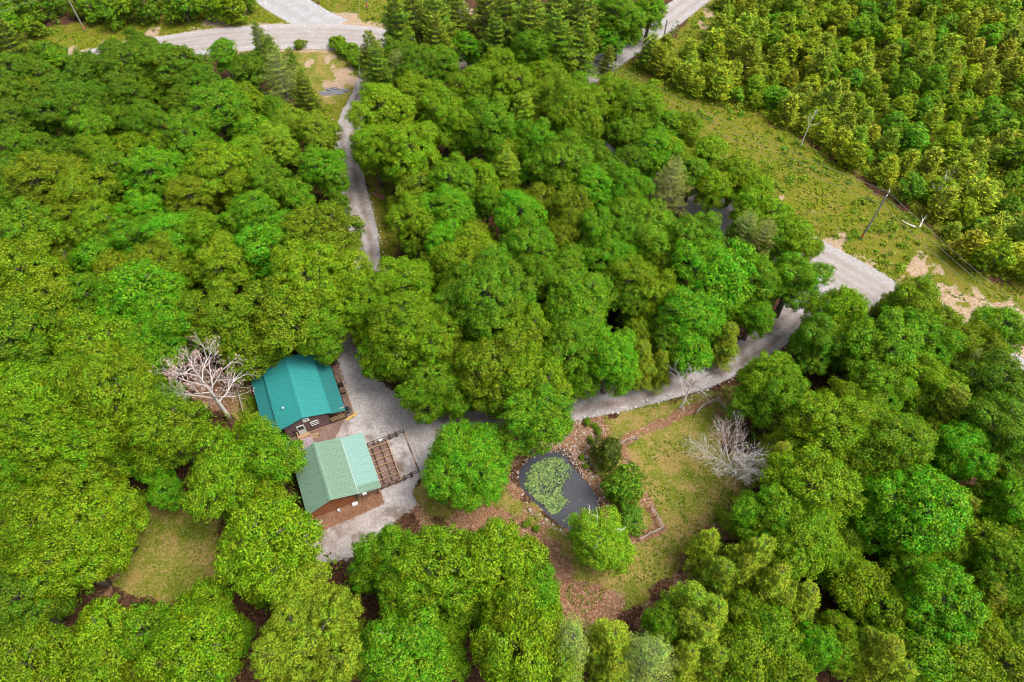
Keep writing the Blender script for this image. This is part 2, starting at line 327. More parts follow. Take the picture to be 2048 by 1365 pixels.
road('side_road', 'lane', .042, GRAVEL, tw=.07, stain=.1); road('main_road', 'main', .054, GRAVEL, (.22, .42, .60, .80), .06, .05, 36)
# yard sheet
b0, b1 = YARD.min(0)-1, YARD.max(0)+1; yx, yy = np.arange(b0[0], b1[0], .4), np.arange(b0[1], b1[1], .4); YX, YY = np.meshgrid(yx, yy)
yp = np.stack([YX.ravel(), YY.ravel()], 1); yd = sdf(yp, YARD); I = np.arange(len(yp)).reshape(YX.shape); Fq = np.stack([I[:-1,:-1], I[:-1,1:], I[1:,1:], I[1:,:-1]], -1).reshape(-1, 4)
Fq = Fq[(yd[Fq] > -.9).all(1)]
ys = np.zeros(len(yp))
for px, py, r in ((810,900,26),(640,870,35),(740,870,38),(690,1060,70),(790,1030,45),(735,930,50),(705,850,30),(800,940,40),(790,885,22)):
    c = un(px, py); ys = np.maximum(ys, sst(1.0, .2, np.hypot(*(yp-c[:2]).T)/(r/15)))
yw = np.zeros(len(yp))
for px, py, r in ((700,1050,60),(640,1090,40),(750,920,40),(650,868,45)):
    c = un(px, py); yw = np.maximum(yw, .7*sst(1.1, .2, np.hypot(*(yp-c[:2]).T)/(r/15)))
tag(obj('gravel_yard', npmesh('gravel_yard', np.concatenate([yp, np.full((len(yp), 1), .046)], 1), Fq, YARDM, {'lane': np.stack([sst(-.7, .8, yd), yw, .35+.65*ys, yd*0+1], 1)})), kind='structure')

# bare trodden soil under the floor frame and along the cabin front
def sheet(name, quad, z, mat, n=24):
    q = np.array([uv0(*p) for p in quad]); s = np.linspace(0, 1, n); U, W = np.meshgrid(s, s); U = U.ravel()[:, None]; W = W.ravel()[:, None]
    p = (q[0]*(1-U)+q[1]*U)*(1-W)+(q[3]*(1-U)+q[2]*U)*W; L1 = np.hypot(*(q[1]-q[0])); L2 = np.hypot(*(q[3]-q[0])); e = np.minimum(np.minimum(U, 1-U)*L1, np.minimum(W, 1-W)*L2).ravel()
    I = np.arange(n*n).reshape(n, n); Fq = np.stack([I[:-1,:-1], I[:-1,1:], I[1:,1:], I[1:,:-1]], -1).reshape(-1, 4)
    return tag(obj(name, npmesh(name, np.concatenate([p, np.full((n*n, 1), z)], 1), Fq, mat, {'lane': np.stack([np.clip(e/.6, 0, 1), e*0+.6, e*0+.4, e*0+1], 1)})), kind='structure')
def uv0(u, v): a = R(23.5); return np.array([u*math.cos(a)-v*math.sin(a), u*math.sin(a)+v*math.cos(a)])
SOIL = gravel_mat('trodden_soil', ((.20,.12,.10), (.30,.20,.17), (.42,.33,.30)), (.24,.14,.11), .8)
sheet('soil_floor', ((-1.5, 35.1), (1.5, 35.1), (1.5, 41.5), (-1.5, 41.5)), .054, SOIL); sheet('soil_strip', ((-9.8, 43.7), (-4.5, 43.7), (-2.2, 46.3), (-9.8, 46.3)), .058, SOIL)
sheet('soil_front', ((-10, 32.9), (-1.2, 33.3), (-1.2, 36.3), (-10, 36.3)), .062, gravel_mat('rusty_soil', ((.22,.10,.05), (.33,.17,.10), (.46,.34,.28)), (.26,.12,.06), .9)); sheet('soil_bed', ((-2.3, 45.6), (-1.25, 45.6), (-1.4, 54.6), (-2.3, 54.6)), .066, SOIL)

# ------------------------------------------------------------------ pond
def water_mat():
    m, n, b, _ = newmat('pond_water'); co = objc(n)
    b.inputs['Base Color'].default_value = (.040,.040,.049,1); b.inputs['Roughness'].default_value = .06; b.inputs['IOR'].default_value = 1.33; b.inputs['Specular IOR Level'].default_value = .5
    vo = nd(n, 'ShaderNodeTexVoronoi', Scale=3.2); n.links.new(co, vo.inputs['Vector'])
    sc = ramp(n, vo.outputs['Distance'], [(.05, (1,1,1)), (.10, (0,0,0))]); n.links.new(mix(n, maths(n, 'MULTIPLY', sc, noise(n, .7, 3, .5, co)), (.041,.041,.050), (.16,.14,.12)), b.inputs['Base Color'])
    bump(n, b, noise(n, 2.5, 2, .5, co), .03, .02); return m
px_ = smooth_line(np.vstack([POND, POND[:1]]), .3); cen = px_.mean(0); k = len(px_); ring = [(cen + (px_-cen)*s) for s in (1.06, .7, .35)]
V = np.concatenate([np.concatenate([r_, np.full((k, 1), -.13)], 1) for r_ in ring] + [[[*cen, -.13]]]); mbw = MB()
mbw.v = [tuple(map(float, v)) for v in V]; mbw.f = [(a*k+i, a*k+(i+1) % k, (a+1)*k+(i+1) % k, (a+1)*k+i) for a in (0, 1) for i in range(k)] + [(2*k+i, 2*k+(i+1) % k, 3*k) for i in range(k)]
tag(mbw.build('pond_water', water_mat()), kind='structure')

def leaves_mesh(name, Cn, N, S, mat, rnd, puff, young, aspect=.62, fold=.25, tang=None):
    """one folded leaf-shaped quad per row"""
    n = len(Cn); N = N/np.linalg.norm(N, axis=1)[:, None]
    t = rng.normal(size=(n, 3)) if tang is None else tang
    t = t - N*(t*N).sum(1)[:, None]; t /= np.linalg.norm(t, axis=1)[:, None]+1e-9; bt = np.cross(N, t)
    S = S[:, None]; V = np.stack([Cn - t*S - N*S*fold, Cn + bt*S*aspect, Cn + t*S - N*S*fold, Cn - bt*S*aspect], 1).reshape(-1, 3)
    A = np.repeat(np.stack([rnd, puff, young, np.ones(n)], 1), 4, 0)
    return npmesh(name, V, np.arange(4*n).reshape(n, 4), mat, {'leaf': A})

# ------------------------------------------------------------------ plants: a few of each kind, then copies
def sph(n, r_=rng):
    v = r_.normal(size=(n, 3)); return v/np.linalg.norm(v, axis=1)[:, None]
def make_broad(seed, r, h, lobes=7, puff=.75, leaf=(.065, .14), dens=1.0, open_=0.0, flat=1.0, base=None):
    """crown of overlapping lobes, each lobe of leafy sprays; returns (crown mesh, trunk mesh, crown middle height)"""
    r_ = np.random.default_rng(seed)
    L = [(np.array([0, 0, h-.66*r*flat]), .54*r)]
    for i in range(lobes):
        a = 2*math.pi*(i+r_.uniform(-.3, .3))/lobes; d = r*r_.uniform(.40, .72); L.append((np.array([math.cos(a)*d, math.sin(a)*d, h-r*flat*r_.uniform(.55, 1.25)]), r*r_.uniform(.26, .46)))
    for i in range(max(3, lobes-2)):
        a = r_.uniform(0, 6.28); d = r*r_.uniform(.40, .60); L.append((np.array([math.cos(a)*d, math.sin(a)*d, h-r*flat*r_.uniform(1.25, 1.75)]), r*r_.uniform(.30, .42)))
    for i in range(lobes-1):
        a = r_.uniform(0, 6.28); d = r*r_.uniform(.1, .62); L.append((np.array([math.cos(a)*d, math.sin(a)*d, h-r*flat*r_.uniform(.22, .60)]), r*r_.uniform(.15, .30)))
    PC, PD, PR = [], [], []
    for c, lr in L:
        m = max(6, int(4*math.pi*lr*lr/(puff*puff*1.05)*dens)); d = sph(m, r_); d = d[d[:, 2] > -.5]; p = c + d*lr*r_.uniform(.76, 1.14, (len(d), 1))
        ok = np.ones(len(p), bool)
        for c2, l2 in L:
            if c2 is not c: ok &= np.linalg.norm(p-c2, axis=1) > l2*.84
        if open_: ok &= r_.random(len(p)) > open_
        PC.append(p[ok]); PD.append(d[ok]); PR.append(puff*r_.uniform(.55, 1.15, ok.sum()))
    PC, PD, PR = np.concatenate(PC), np.concatenate(PD), np.concatenate(PR); pt = r_.random(len(PC)); la = (leaf[0]+leaf[1])/2
    cn, nn, ss, rr, pp, yy = [], [], [], [], [], []
    for c, d, q, t in zip(PC, PD, PR, pt):
        m = int(2.6*q*q/(la*la*1.24)*1.05)+5; v = sph(m, r_); up = d*.55+np.array([0,0,.75]); up /= np.linalg.norm(up)
        flip = (v @ up) < -.05; v[flip] *= -1; rad = q*r_.uniform(.25, 1.0, (m, 1))**.4*r_.uniform(.8, 1.12, (m, 1))
        out = np.array([d[0], d[1], .1]); out /= np.linalg.norm(out)+1e-6
        p = c + v*rad; p = p + out*((v @ out)[:, None]*rad*.35) - np.array([0, 0, 1])*((v[:, 2:3])*rad*.25)
        cn.append(p); nn.append(v*.85 + up*.35 + r_.normal(size=(m, 3))*.33); ss.append(r_.uniform(*leaf, m)); rr.append(r_.random(m)); pp.append(np.full(m, t))
        yy.append(np.where(r_.random(m) < .17, r_.uniform(.3, 1, m), r_.uniform(0, .2, m)))
    for c, lr in L:                                                  # leaves inside the crown
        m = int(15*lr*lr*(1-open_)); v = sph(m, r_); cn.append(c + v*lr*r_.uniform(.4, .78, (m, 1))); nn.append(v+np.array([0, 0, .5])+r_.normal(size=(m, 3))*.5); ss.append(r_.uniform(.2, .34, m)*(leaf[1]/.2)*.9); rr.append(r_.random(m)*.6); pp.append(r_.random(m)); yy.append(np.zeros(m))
    cat = np.concatenate
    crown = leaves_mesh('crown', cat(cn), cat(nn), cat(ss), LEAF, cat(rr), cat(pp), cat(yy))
    tb = MB(); rad = .028*h+.02*r; top = h-.9*r
    tb.tube([(0,0,-.2), (.03*r,0,h*.25), (0,.04*r,h*.5), (.02*r,0,top), (0,0,h-.35*r)], [rad*1.25, rad, rad*.85, rad*.6, rad*.15], 8)
    for c, lr in L[1:]:
        z0 = min(top, max(h*.25, c[2]-r*.8)); mid = np.array([c[0]*.45, c[1]*.45, (z0+c[2])/2+.1*r]); tip = c*1.0+np.array([c[0]*.25, c[1]*.25, lr*.5])
        tb.tube([(0,0,z0), mid, c, tip], [rad*.42, rad*.3, rad*.18, .012], 5)
        for _ in range(3):
            e = c + sph(1, r_)[0]*lr*1.0; tb.tube([c*.9+mid*.1, (c+e)/2+r_.normal(size=3)*.08, e], [rad*.16, rad*.1, .01], 4)
    return crown, tb.mesh('trunk', BARK, True), h-.75*r*flat
def make_conifer(seed, r, h, levels=13, per=6, droop=.1, needle=(.16, .34), dens=1.0, z0=.22, mat=None, thick=.2, power=.75, brnch=None):
    r_ = np.random.default_rng(seed); cn, nn, ss, tt, pp, yy = [], [], [], [], [], []; tb = MB(); rad = .018*h+.03
    tb.tube([(0,0,-.2), (0,0,h*.5), (0,0,h)], [rad, rad*.6, .015], 7)
    for i in range(levels):
        t = (i+.5)/levels; z = h*(z0+(1-z0)*t); ln = r*(1-t)**power*r_.uniform(.8, 1.05)+.18*r
        for j in range(per):
            a = 2*math.pi*(j+r_.uniform(-.35, .35))/per + i*1.9; l = ln*r_.uniform(.7, 1.08); el = .10+.75*t-droop
            d = np.array([math.cos(a)*math.cos(el), math.sin(a)*math.cos(el), math.sin(el)]); p0 = np.array([0, 0, z]); side = np.array([-math.sin(a), math.cos(a), 0])
            tb.tube([p0, p0+d*l*.6, p0+d*l+np.array([0, 0, -droop*l*.4])], [rad*.22*(1-t)+.012, .016, .006], 4, False)
            tw = max(4, int(l*5*dens)); tone = r_.random()
            for k in range(tw):
                s = (k+1)/tw; c0 = p0+d*l*(.18+.82*s)+np.array([0, 0, -droop*l*.4*s*s]); sl = l*.42*(1.1-s)+.16
                for sg in (-1, 1):
                    m = max(4, int(sl*11*dens)); q = r_.random((m, 1)); ax = d*.55+side*sg*r_.uniform(.6, 1)+np.array([0, 0, r_.uniform(-.15, .3)])
                    cn.append(c0+ax*sl*q+r_.normal(size=(m, 3))*.07); tt.append(ax+r_.normal(size=(m, 3))*.45); nn.append(np.array([0, 0, 1.0])+r_.normal(size=(m, 3))*.45)
                    ss.append(r_.uniform(*needle, m)*.8); pp.append(np.full(m, tone)); yy.append((q[:, 0] > .6)*r_.uniform(0, .5, m)*(s > .5))
    cat = np.concatenate; n = sum(map(len, ss))
    return leaves_mesh('crown', cat(cn), cat(nn), cat(ss), NEEDLE, r_.random(n), cat(pp), cat(yy), thick, .1, cat(tt)), tb.mesh('trunk', brnch or BARK, True), h*.62
def make_bare(seed, r, h, mat, blossom=None, depth=4, spread=.75, first=.35, thick=.03, forks=5, leader=0):
    r_ = np.random.default_rng(seed); tb = MB(); fine = MB(); tips = []
    def grow(p, d, l, rad, lev):
        q = [p]; dd = d.copy(); k = 4 if lev < 2 else 3
        for i in range(k):
            dd = dd + r_.normal(size=3)*(.08+.035*lev) + np.array([0, 0, .05]); dd /= np.linalg.norm(dd); q.append(q[-1]+dd*l/k)
        (tb if lev < 2 else fine).tube(q, list(np.linspace(rad, rad*.5, k+1)), 6 if lev < 2 else 3, False)
        if lev >= depth: tips.append(q[-1]); return
        m = forks if lev < 3 else 3
        for i in range(m):
            s = r_.uniform(.35, 1.0) if i else 1.0; j = min(int(s*k), k-1); c = q[j]+(q[j+1]-q[j])*(s*k-j); v = sph(1, r_)[0]; v = v-dd*(v@dd); v /= np.linalg.norm(v)+1e-9
            ang = spread*r_.uniform(.6, 1.2)*(1 if i else .35); nd_ = dd*math.cos(ang)+v*math.sin(ang); nd_[2] = max(nd_[2], -.15); grow(c, nd_, l*r_.uniform(.52, .74), max(rad*.44*r_.uniform(.7, 1), .009), lev+1)
    th = h*thick
    if leader:                                                       # a stem that goes on to the top, limbs leaving it at many heights
        lean = r_.normal(size=2)*.03*h; ax = [np.array([lean[0]*t*t, lean[1]*t*t, h*.92*t-.2*(t == 0)]) for t in np.linspace(0, 1, 9)]
        tb.tube(ax, list(np.linspace(1.15, .12, 9)**1.15*th), 8)
        for i in range(leader):
            t = first+(.95-first)*(i+r_.uniform(0, .8))/leader; j = min(int(t*8), 7); c = ax[j]+(ax[j+1]-ax[j])*(t*8-j); a = i*2.4+r_.uniform(-.4, .4); el = r_.uniform(.25, .65)+.5*t
            grow(c, np.array([math.cos(a)*math.cos(el), math.sin(a)*math.cos(el), math.sin(el)]), r*(1.15-.75*t)*r_.uniform(.65, 1.0), th*(.55-.38*t), 1)
    else:
        tb.tube([(0,0,-.2), (.05,0,h*first*.5), (0,.05,h*first)], [th*1.2, th, th*.9], 8)
        for i in range(forks):
            a = 2*math.pi*(i+r_.uniform(-.3, .3))/forks; el = r_.uniform(.5, 1.15) if i else 1.45
            grow(np.array([0, .05, h*first*(.8+.2*i/forks)]), np.array([math.cos(a)*math.cos(el), math.sin(a)*math.cos(el), math.sin(el)]), (h*(1-first))*.50*(1.15 if i == 0 else r/h*1.9), th*.48, 1)
    bl = None
    if blossom:
        tp = np.array(tips); m = len(tp)*blossom; c = np.repeat(tp, blossom, 0)+r_.normal(size=(m, 3))*.14
        bl = (c, sph(m, r_), r_.uniform(.05, .11, m), r_.random(m), r_.random(m))
    return tb, fine, bl

MID = [make_broad(s, 4.2, 12.0, 8, .62) for s in (1, 2, 3, 4)]
BIG = [make_broad(s, 6.0, 15.0, 12, .68, (.07, .15)) for s in (11, 12, 13)]
SMALL = [make_broad(s, 2.8, 8.5, 7, .52, (.06, .13)) for s in (21, 22, 23)]
THIN = [make_broad(s, 4.2, 12.0, 9, .55, (.065, .14), .85, .25) for s in (31, 32)]
FINE = [make_broad(s, 6.0, 15.0, 10, .50, (.07, .125), .85) for s in (41, 42)]                 # small, dense leaves
PINE = [make_conifer(s, 3.4, 11.5, 12, 6, .05, dens=.95, thick=.26) for s in (51, 52, 53)]
FEATHER = [make_conifer(s, 3.4, 11.0, 15, 7, .22, (.13, .3), 1.1, .2, thick=.22, power=.6) for s in (61, 62)]
GREYP = [make_conifer(s, 3.4, 11.0, 12, 6, .0, (.10, .24), .85, .25, thick=.2, power=.55) for s in (71, 72)]
BUSH = [make_broad(s, 1.5, 2.4, 6, .34, (.055, .11), 1.1, 0, .9) for s in (81, 82)]
SAPL = [make_broad(s, 1.5, 3.6, 7, .32, (.06, .12), .9, .1, 1.15) for s in (91, 92, 93)]
SAPP = [make_conifer(s, 1.5, 3.2, 8, 6, -.15, (.14, .28), .9, .1, thick=.28, power=.5) for s in (94, 95, 96)]
def reach(me):
    v = np.empty(len(me.vertices)*3, np.float32); me.vertices.foreach_get('co', v); v = v.reshape(-1, 3); return float(np.percentile(np.hypot(v[:, 0], v[:, 1]), 97))
REACH = {p[0].name: reach(p[0]) for g in (MID, BIG, SMALL, THIN, FINE, PINE, FEATHER, GREYP, BUSH, SAPL, SAPP) for p in g}
print('leaf faces', sum(len(p[0].polygons) for g in (MID, BIG, SMALL, THIN, FINE, PINE, FEATHER, GREYP, BUSH, SAPL, SAPP) for p in g))
COL = {'Y': (.112,.232,.004), 'G': (.074,.212,.005), 'E': (.066,.255,.005), 'D': (.054,.152,.005), 'O': (.105,.188,.004), 'L': (.160,.262,.012),
       'P': (.105,.172,.008), 'F': (.165,.250,.009), 'S': (.165,.215,.040)}
CNAME = {'Y': 'yellow green', 'G': 'mid green', 'E': 'bright emerald green', 'D': 'dark green', 'O': 'olive green', 'L': 'pale lime green', 'P': 'dark green', 'F': 'lime green', 'S': 'grey green'}
def plant(name, proto, loc, s, rz, col, zs=1.0, crown='crown', trunk='trunk'):
    root = empty(name, loc, rz); ax_ = rng.uniform(.86, 1.16); root.scale = (s*ax_, s/ax_, s*zs)
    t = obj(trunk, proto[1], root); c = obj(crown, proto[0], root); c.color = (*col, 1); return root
def jit(c, a=.12): return tuple(np.array(c)*(1+rng.uniform(-a, a, 3)*np.array([1, .7, .5]))*(1+rng.uniform(-a, a)))
TREES = '1131,7,31G 1038,17,38P 1303,17,34G 1183,21,34E 973,24,38P 828,34,38P 918,34,31P 1110,34,45P 1246,34,56G 1011,38,45P 873,45,41P 1162,48,45P 794,52,45P 1059,59,48P 269,69,22D 1217,72,31E 523,81,29P 873,83,38P 993,83,34P 1110,86,48P 935,90,29E 1162,90,38P 21,93,41P 1231,96,28O 1074,99,45G 448,100,29E 93,107,31D 406,107,24S 797,110,34D 745,114,34P 304,117,55D 548,121,31P 883,124,38G 842,127,45D 1217,127,21P 250,130,53D 354,134,49D 994,134,42Y 603,134,38P 180,136,57D 496,138,34D 28,141,41D 759,148,38P 801,148,28S 1090,148,34Y 565,162,45S 396,165,38D 1162,165,38G 945,169,46Y 1028,172,48Y 303,179,31O 65,186,33O 21,189,38D 832,189,48Y 613,193,28P 255,193,41D 1073,193,40Y 365,196,34D 1221,196,41Y 489,203,38Y 179,207,41D 1281,209,53Y 123,210,59D 435,213,60G 1148,216,64Y 544,220,34G 763,220,65Y 887,228,54Y 1048,234,34F 241,238,38D 79,241,38D 28,241,41D 296,241,41D 1214,244,34Y 987,247,57G 582,248,40L 1334,251,38G 179,255,41G 496,255,38G 1252,258,38G 634,262,40L 1141,262,41G 384,263,55G 938,275,31E 1076,282,45E 551,286,40L 745,286,48Y 824,289,62Y 324,293,34Y 265,293,34Y 83,293,34D 28,293,41D 1310,296,41E 134,303,34D 1017,303,34Y 193,306,41O 489,310,45Y 1186,310,34D 783,317,38G 1265,320,38D 1126,321,59G 644,331,46E 1076,331,38E 1362,331,31Y 310,337,57E 437,338,61Y 21,344,40D 1217,344,38D 220,347,52G 1014,348,34F 89,353,69O 904,355,45G 966,358,41Y 358,365,34E 537,365,46G 835,372,41O 1341,372,41S 163,374,59O 1190,375,46E 1259,375,48E 589,386,38G 382,389,48O 31,393,40G 783,393,41O 973,396,33G 1083,399,40O 685,406,31D 1141,413,45O 897,420,48E 286,424,45E 506,424,52E 1252,424,45G 1042,427,48E 134,430,45O 193,445,54Y 822,446,56Y 54,460,65G 1296,461,63G 1197,464,48G 633,466,72O 1589,467,45Y 350,468,52E 403,469,50Y 945,471,34O 1128,471,38O 1486,471,34S 1389,474,58G 269,474,45E 145,474,38D 893,488,48E 1052,488,55E 1520,488,34S 535,494,66E 1630,495,24Y 193,505,45E 1221,515,48E 131,515,34O 1334,519,45Y 458,522,65Y 938,524,71Y 310,524,56O 1138,529,45G 46,532,77Y 1035,533,41G 1423,539,77E 863,540,38O 220,540,38O 1509,552,58G 1086,553,48G 1265,553,52Y 362,553,38O 1594,557,60G 809,560,65Y 636,565,91Y 1210,577,45G 735,583,63Y 1837,584,28P 273,588,78E 1314,588,48Y 160,590,53G 971,592,90G 1150,599,70G 1279,602,45D 94,602,72O 1775,608,31P 1682,615,64Y 1462,615,31O 1832,615,62Y 1383,626,64E 1110,629,34O 570,632,78O 447,634,79O 1525,634,51E 1741,636,24P 329,641,70E 2006,652,49G 914,653,31O 47,655,80G 138,657,41G 1276,663,34O 829,665,84Y 1043,667,66Y 959,670,38O 1334,674,41D 634,676,76G 1848,677,66G 1632,677,58D 1911,678,53O 1451,681,31F 1140,684,65G 296,690,58G 551,691,41G 1773,692,76G 189,701,81Y 494,701,53O 1378,702,61E 1978,705,41O 904,712,48O 1222,713,63E 751,716,70Y 37,718,58D 1710,722,34E 1283,725,38F 989,730,77O 1529,735,70Y 1317,736,34F 1930,736,31S 1844,756,58Y 1156,766,55G 1066,769,71Y 2000,770,67D 131,776,77Y 918,777,45G 1763,777,62G 850,778,73G 1566,788,54G 215,791,94Y 1689,794,38O 327,794,52E 1496,801,34G 1840,805,38D 46,805,75Y 2026,815,45O 1889,818,48F 1064,832,71G 1725,836,55Y 1655,840,73Y 337,844,86Y 21,856,45O 1998,859,76D 448,867,48Y 506,867,45Y 1865,870,38O 1561,880,28F 1794,880,73G 116,882,93Y 1927,892,58E 1980,914,37G 1714,914,51Y 1555,919,34F 538,919,79G 33,920,63G 286,936,52E 2013,947,38D 145,964,74Y 429,967,86Y 1621,968,80Y 1772,974,45E 537,988,41Y 331,991,45E 592,991,31G 1985,995,41D 28,998,48Y 1853,1013,89E 2030,1016,61E 1920,1022,34F 280,1031,45Y 1541,1032,62G 1754,1040,48E 1486,1040,28F 86,1042,77Y 197,1047,87Y 1696,1078,34D 1975,1079,59O 1597,1080,74Y 525,1082,101Y 1413,1088,34F 21,1088,45G 761,1095,94G 1847,1098,41Y 1906,1098,41Y 1510,1112,48F 1675,1122,45Y 144,1123,95Y 994,1124,90Y 52,1129,45Y 1813,1136,45G 876,1137,91Y 2018,1139,67G 1486,1143,41F 1441,1150,38F 1723,1167,57O 1541,1167,48F 517,1167,38G 1806,1184,38D 86,1184,45G 809,1185,63G 1050,1186,66G 402,1192,69Y 1603,1198,41F 1964,1198,41F 613,1198,69L 1561,1201,38F 28,1203,70D 1885,1205,78E 2023,1208,41O 1382,1208,45F 976,1212,45G 907,1215,45G 1772,1221,56O 1107,1226,31G 1496,1229,45Y 1420,1232,45F 852,1239,38G 210,1242,86Y 1331,1243,41G 1372,1250,41F 289,1256,53G 1679,1263,38Y 1968,1267,48O 465,1267,38G 887,1270,41Y 1547,1275,57G 1400,1277,45F 1727,1281,34F 2023,1281,41D 1041,1284,96Y 1221,1284,48F 391,1288,90Y 1641,1291,45E 1141,1291,55S 614,1293,104L 1849,1308,64G 1692,1308,41O 1492,1310,61O 1761,1312,48F 804,1312,89G 1372,1315,38F 1427,1319,41F 1296,1319,59S 1920,1322,65O 893,1322,45G 2006,1326,64O 54,1328,82O 1128,1332,41F 180,1339,66O 1231,1339,41F 1577,1345,54O 1789,1346,41F 269,1346,34O'
TREE_RECS = []
def put_tree(px, py, rpx, k):
    zc = 8.0
    for _ in range(4):
        c = un(px, py, zc); rm = rpx*1.08/pr(*c)[2]
        if k == 'P': g = PINE
        elif k == 'F': g = FEATHER
        elif k == 'S': g = GREYP if rm > 0 else THIN
        elif k == 'L' and rm > 4.2: g = FINE
        else: g = SMALL if rm < 3.3 else (MID if rm < 5.3 else BIG)
        r0 = float(np.mean([REACH[q[0].name] for q in g]))
        s = rm/r0; zs = min(1.25, max(.8, 1/s))**.5; zc = g[0][2]*s*zs
    pt = g[int(rng.integers(len(g)))]; c = un(px, py, pt[2]*s*zs)
    nm = {'P': 'pine_tree', 'F': 'feathery_conifer', 'S': 'sparse_conifer'}.get(k, 'broadleaf_tree')
    o = plant(nm, pt, (c[0], c[1], gz(c[0], c[1])), s, rng.uniform(0, 6.28), jit(COL[k]), zs)
    TREE_RECS.append((o, px, py, rm, k)); return o
# openings where the photograph looks down to the ground, a roof or the dead tree: x, y, radius
OPEN = [tuple(map(float, a.split(','))) for a in ('405,755,66 448,828,34 590,795,62 585,745,40 640,738,36 640,785,58 545,800,35 740,785,52 800,835,42 700,735,26 690,950,62 622,965,50 780,915,58 850,880,25 1330,950,112 1230,1180,60 880,1032,24 960,1030,22 1040,1032,26 1120,1135,28 1150,1205,32 1120,980,70 350,1090,95 255,1155,62 215,1180,30 '
  '238,945,36 702,230,14 692,270,15 694,310,15 703,365,17 714,412,18 726,460,20 734,505,22 772,372,26 778,485,26 1160,808,26 1230,792,26 1300,774,26 1370,757,22 1430,737,18 1500,700,14 1560,655,24 1590,628,20 1655,520,20 1700,548,24 1750,580,22 1700,500,24 400,86,18 480,74,22 560,70,22 640,60,30 710,70,24 650,130,46 690,170,26 665,205,18 '
  '1185,140,14 1240,104,14 1285,72,18 1350,25,20 1400,80,30 1435,810,32 700,1060,44 655,1095,24 790,1015,24 190,85,28 300,62,22 420,50,26 1560,380,20 1660,440,40').split()]
NT = []
for e in TREES.split():
    a, b_, c_ = e.split(','); x_, y_, r_t, k_ = float(a), float(b_), float(c_[:-1]), c_[-1]
    for _ in range(2):
        for ox, oy, orr in OPEN:
            d_ = math.hypot(x_-ox, y_-oy); over = r_t+orr*.86-d_
            if over > 0:                                                # step back from the opening, and shrink a little
                dx, dy = ((x_-ox)/d_, (y_-oy)/d_) if d_ > 1 else (1, 0); r_t -= over*.5; x_ += dx*over*.5; y_ += dy*over*.5
    if r_t > 17: NT.append((x_, y_, r_t, k_))
print('trees kept', len(NT))
NT += [(1335,300,38,'Y'), (1385,345,38,'G'), (1430,372,36,'Y'), (1475,345,40,'Y'), (1500,400,36,'Y'), (1545,425,36,'Y'), (1590,480,34,'Y'), (1515,375,34,'Y'), (1420,300,36,'Y'), (1370,255,36,'Y'), (1545,480,34,'G'), (1490,455,34,'G'), (1255,250,34,'Y'), (745,1128,46,'G'), (930,1112,42,'Y'), (1000,1170,50,'Y'), (850,1160,52,'G'), (1045,1110,36,'Y'), (335,110,28,'D'), (285,100,32,'D'), (225,108,32,'D'), (165,128,32,'D'), (75,150,36,'D'), (112,118,28,'G'), (370,118,24,'D'), (20,190,34,'D'), (1690,615,34,'Y'), (740,640,44,'Y')]
for t in NT: put_tree(*t)
# each tree is named by its look and its nearness to something one can find
MARKS = [('the teal cabin roof', 597, 780), ('the pale green barn roof', 680, 945), ('the lily pond', 1120, 980), ('the right utility pole', 1740, 440), ('the bare tree on the lawn', 1480, 900), ('the pink dead tree', 400, 750),
         ('the white rubble heap', 905, 22), ('the upper road bend', 500, 75), ('the pole by the junction', 1222, 140), ('the lower left clearing', 350, 1110), ('the red ditch', 1330, 1180),
         ('the top left utility pole', 155, 35), ('the grey rock patch', 665, 185), ('the yard gates', 805, 920), ('the sandy roadside bank', 1890, 600), ('the lower left corner', 0, 1365), ('the lower right corner', 2048, 1365),
         ('the left edge\'s middle', 0, 640), ('the middle of the driveway', 715, 410), ('the round evergreen shrub', 1250, 970), ('the right edge\'s middle', 2048, 900), ('the lower edge\'s middle', 1024, 1365)]
ORD = ['', 'second ', 'third ', 'fourth ', 'fifth ', 'sixth ', 'seventh ', 'eighth ', 'ninth ', 'tenth ', 'eleventh ', 'twelfth ', 'thirteenth ', 'fourteenth ', 'fifteenth ', 'sixteenth ', 'seventeenth ', 'eighteenth ']
KN = {'P': 'pine', 'F': 'feathery conifer', 'S': 'sparse conifer'}
def name_trees():
    for k in set(t[4] for t in TREE_RECS):
        ts = [t for t in TREE_RECS if t[4] == k]; D = np.array([[math.hypot(t[1]-m[1], t[2]-m[2]) for m in MARKS] for t in ts]); rk = D.argsort(0).argsort(0)
        for i, t in enumerate(ts):
            j = int(np.lexsort((D[i], rk[i]))[0]); n = int(rk[i, j]); what = KN.get(k, 'broadleaf tree')
            word = ORD[n] if n < len(ORD) else '%dth ' % (n+1)
            lab = ('big ' if t[3] > 5.2 else '') + CNAME[k] + ' ' + what + ', ' + word + 'nearest of its colour to ' + MARKS[j][0]
            if len(lab.replace('-', ' ').split()) > 16: lab = lab.replace('big ', '')
            if len(lab.split()) > 16: lab = lab.replace('broadleaf tree', 'tree')
            tag(t[0], lab, 'tree', 'pines and conifers in the woods' if k in KN else 'broadleaf trees of the woods')
name_trees()

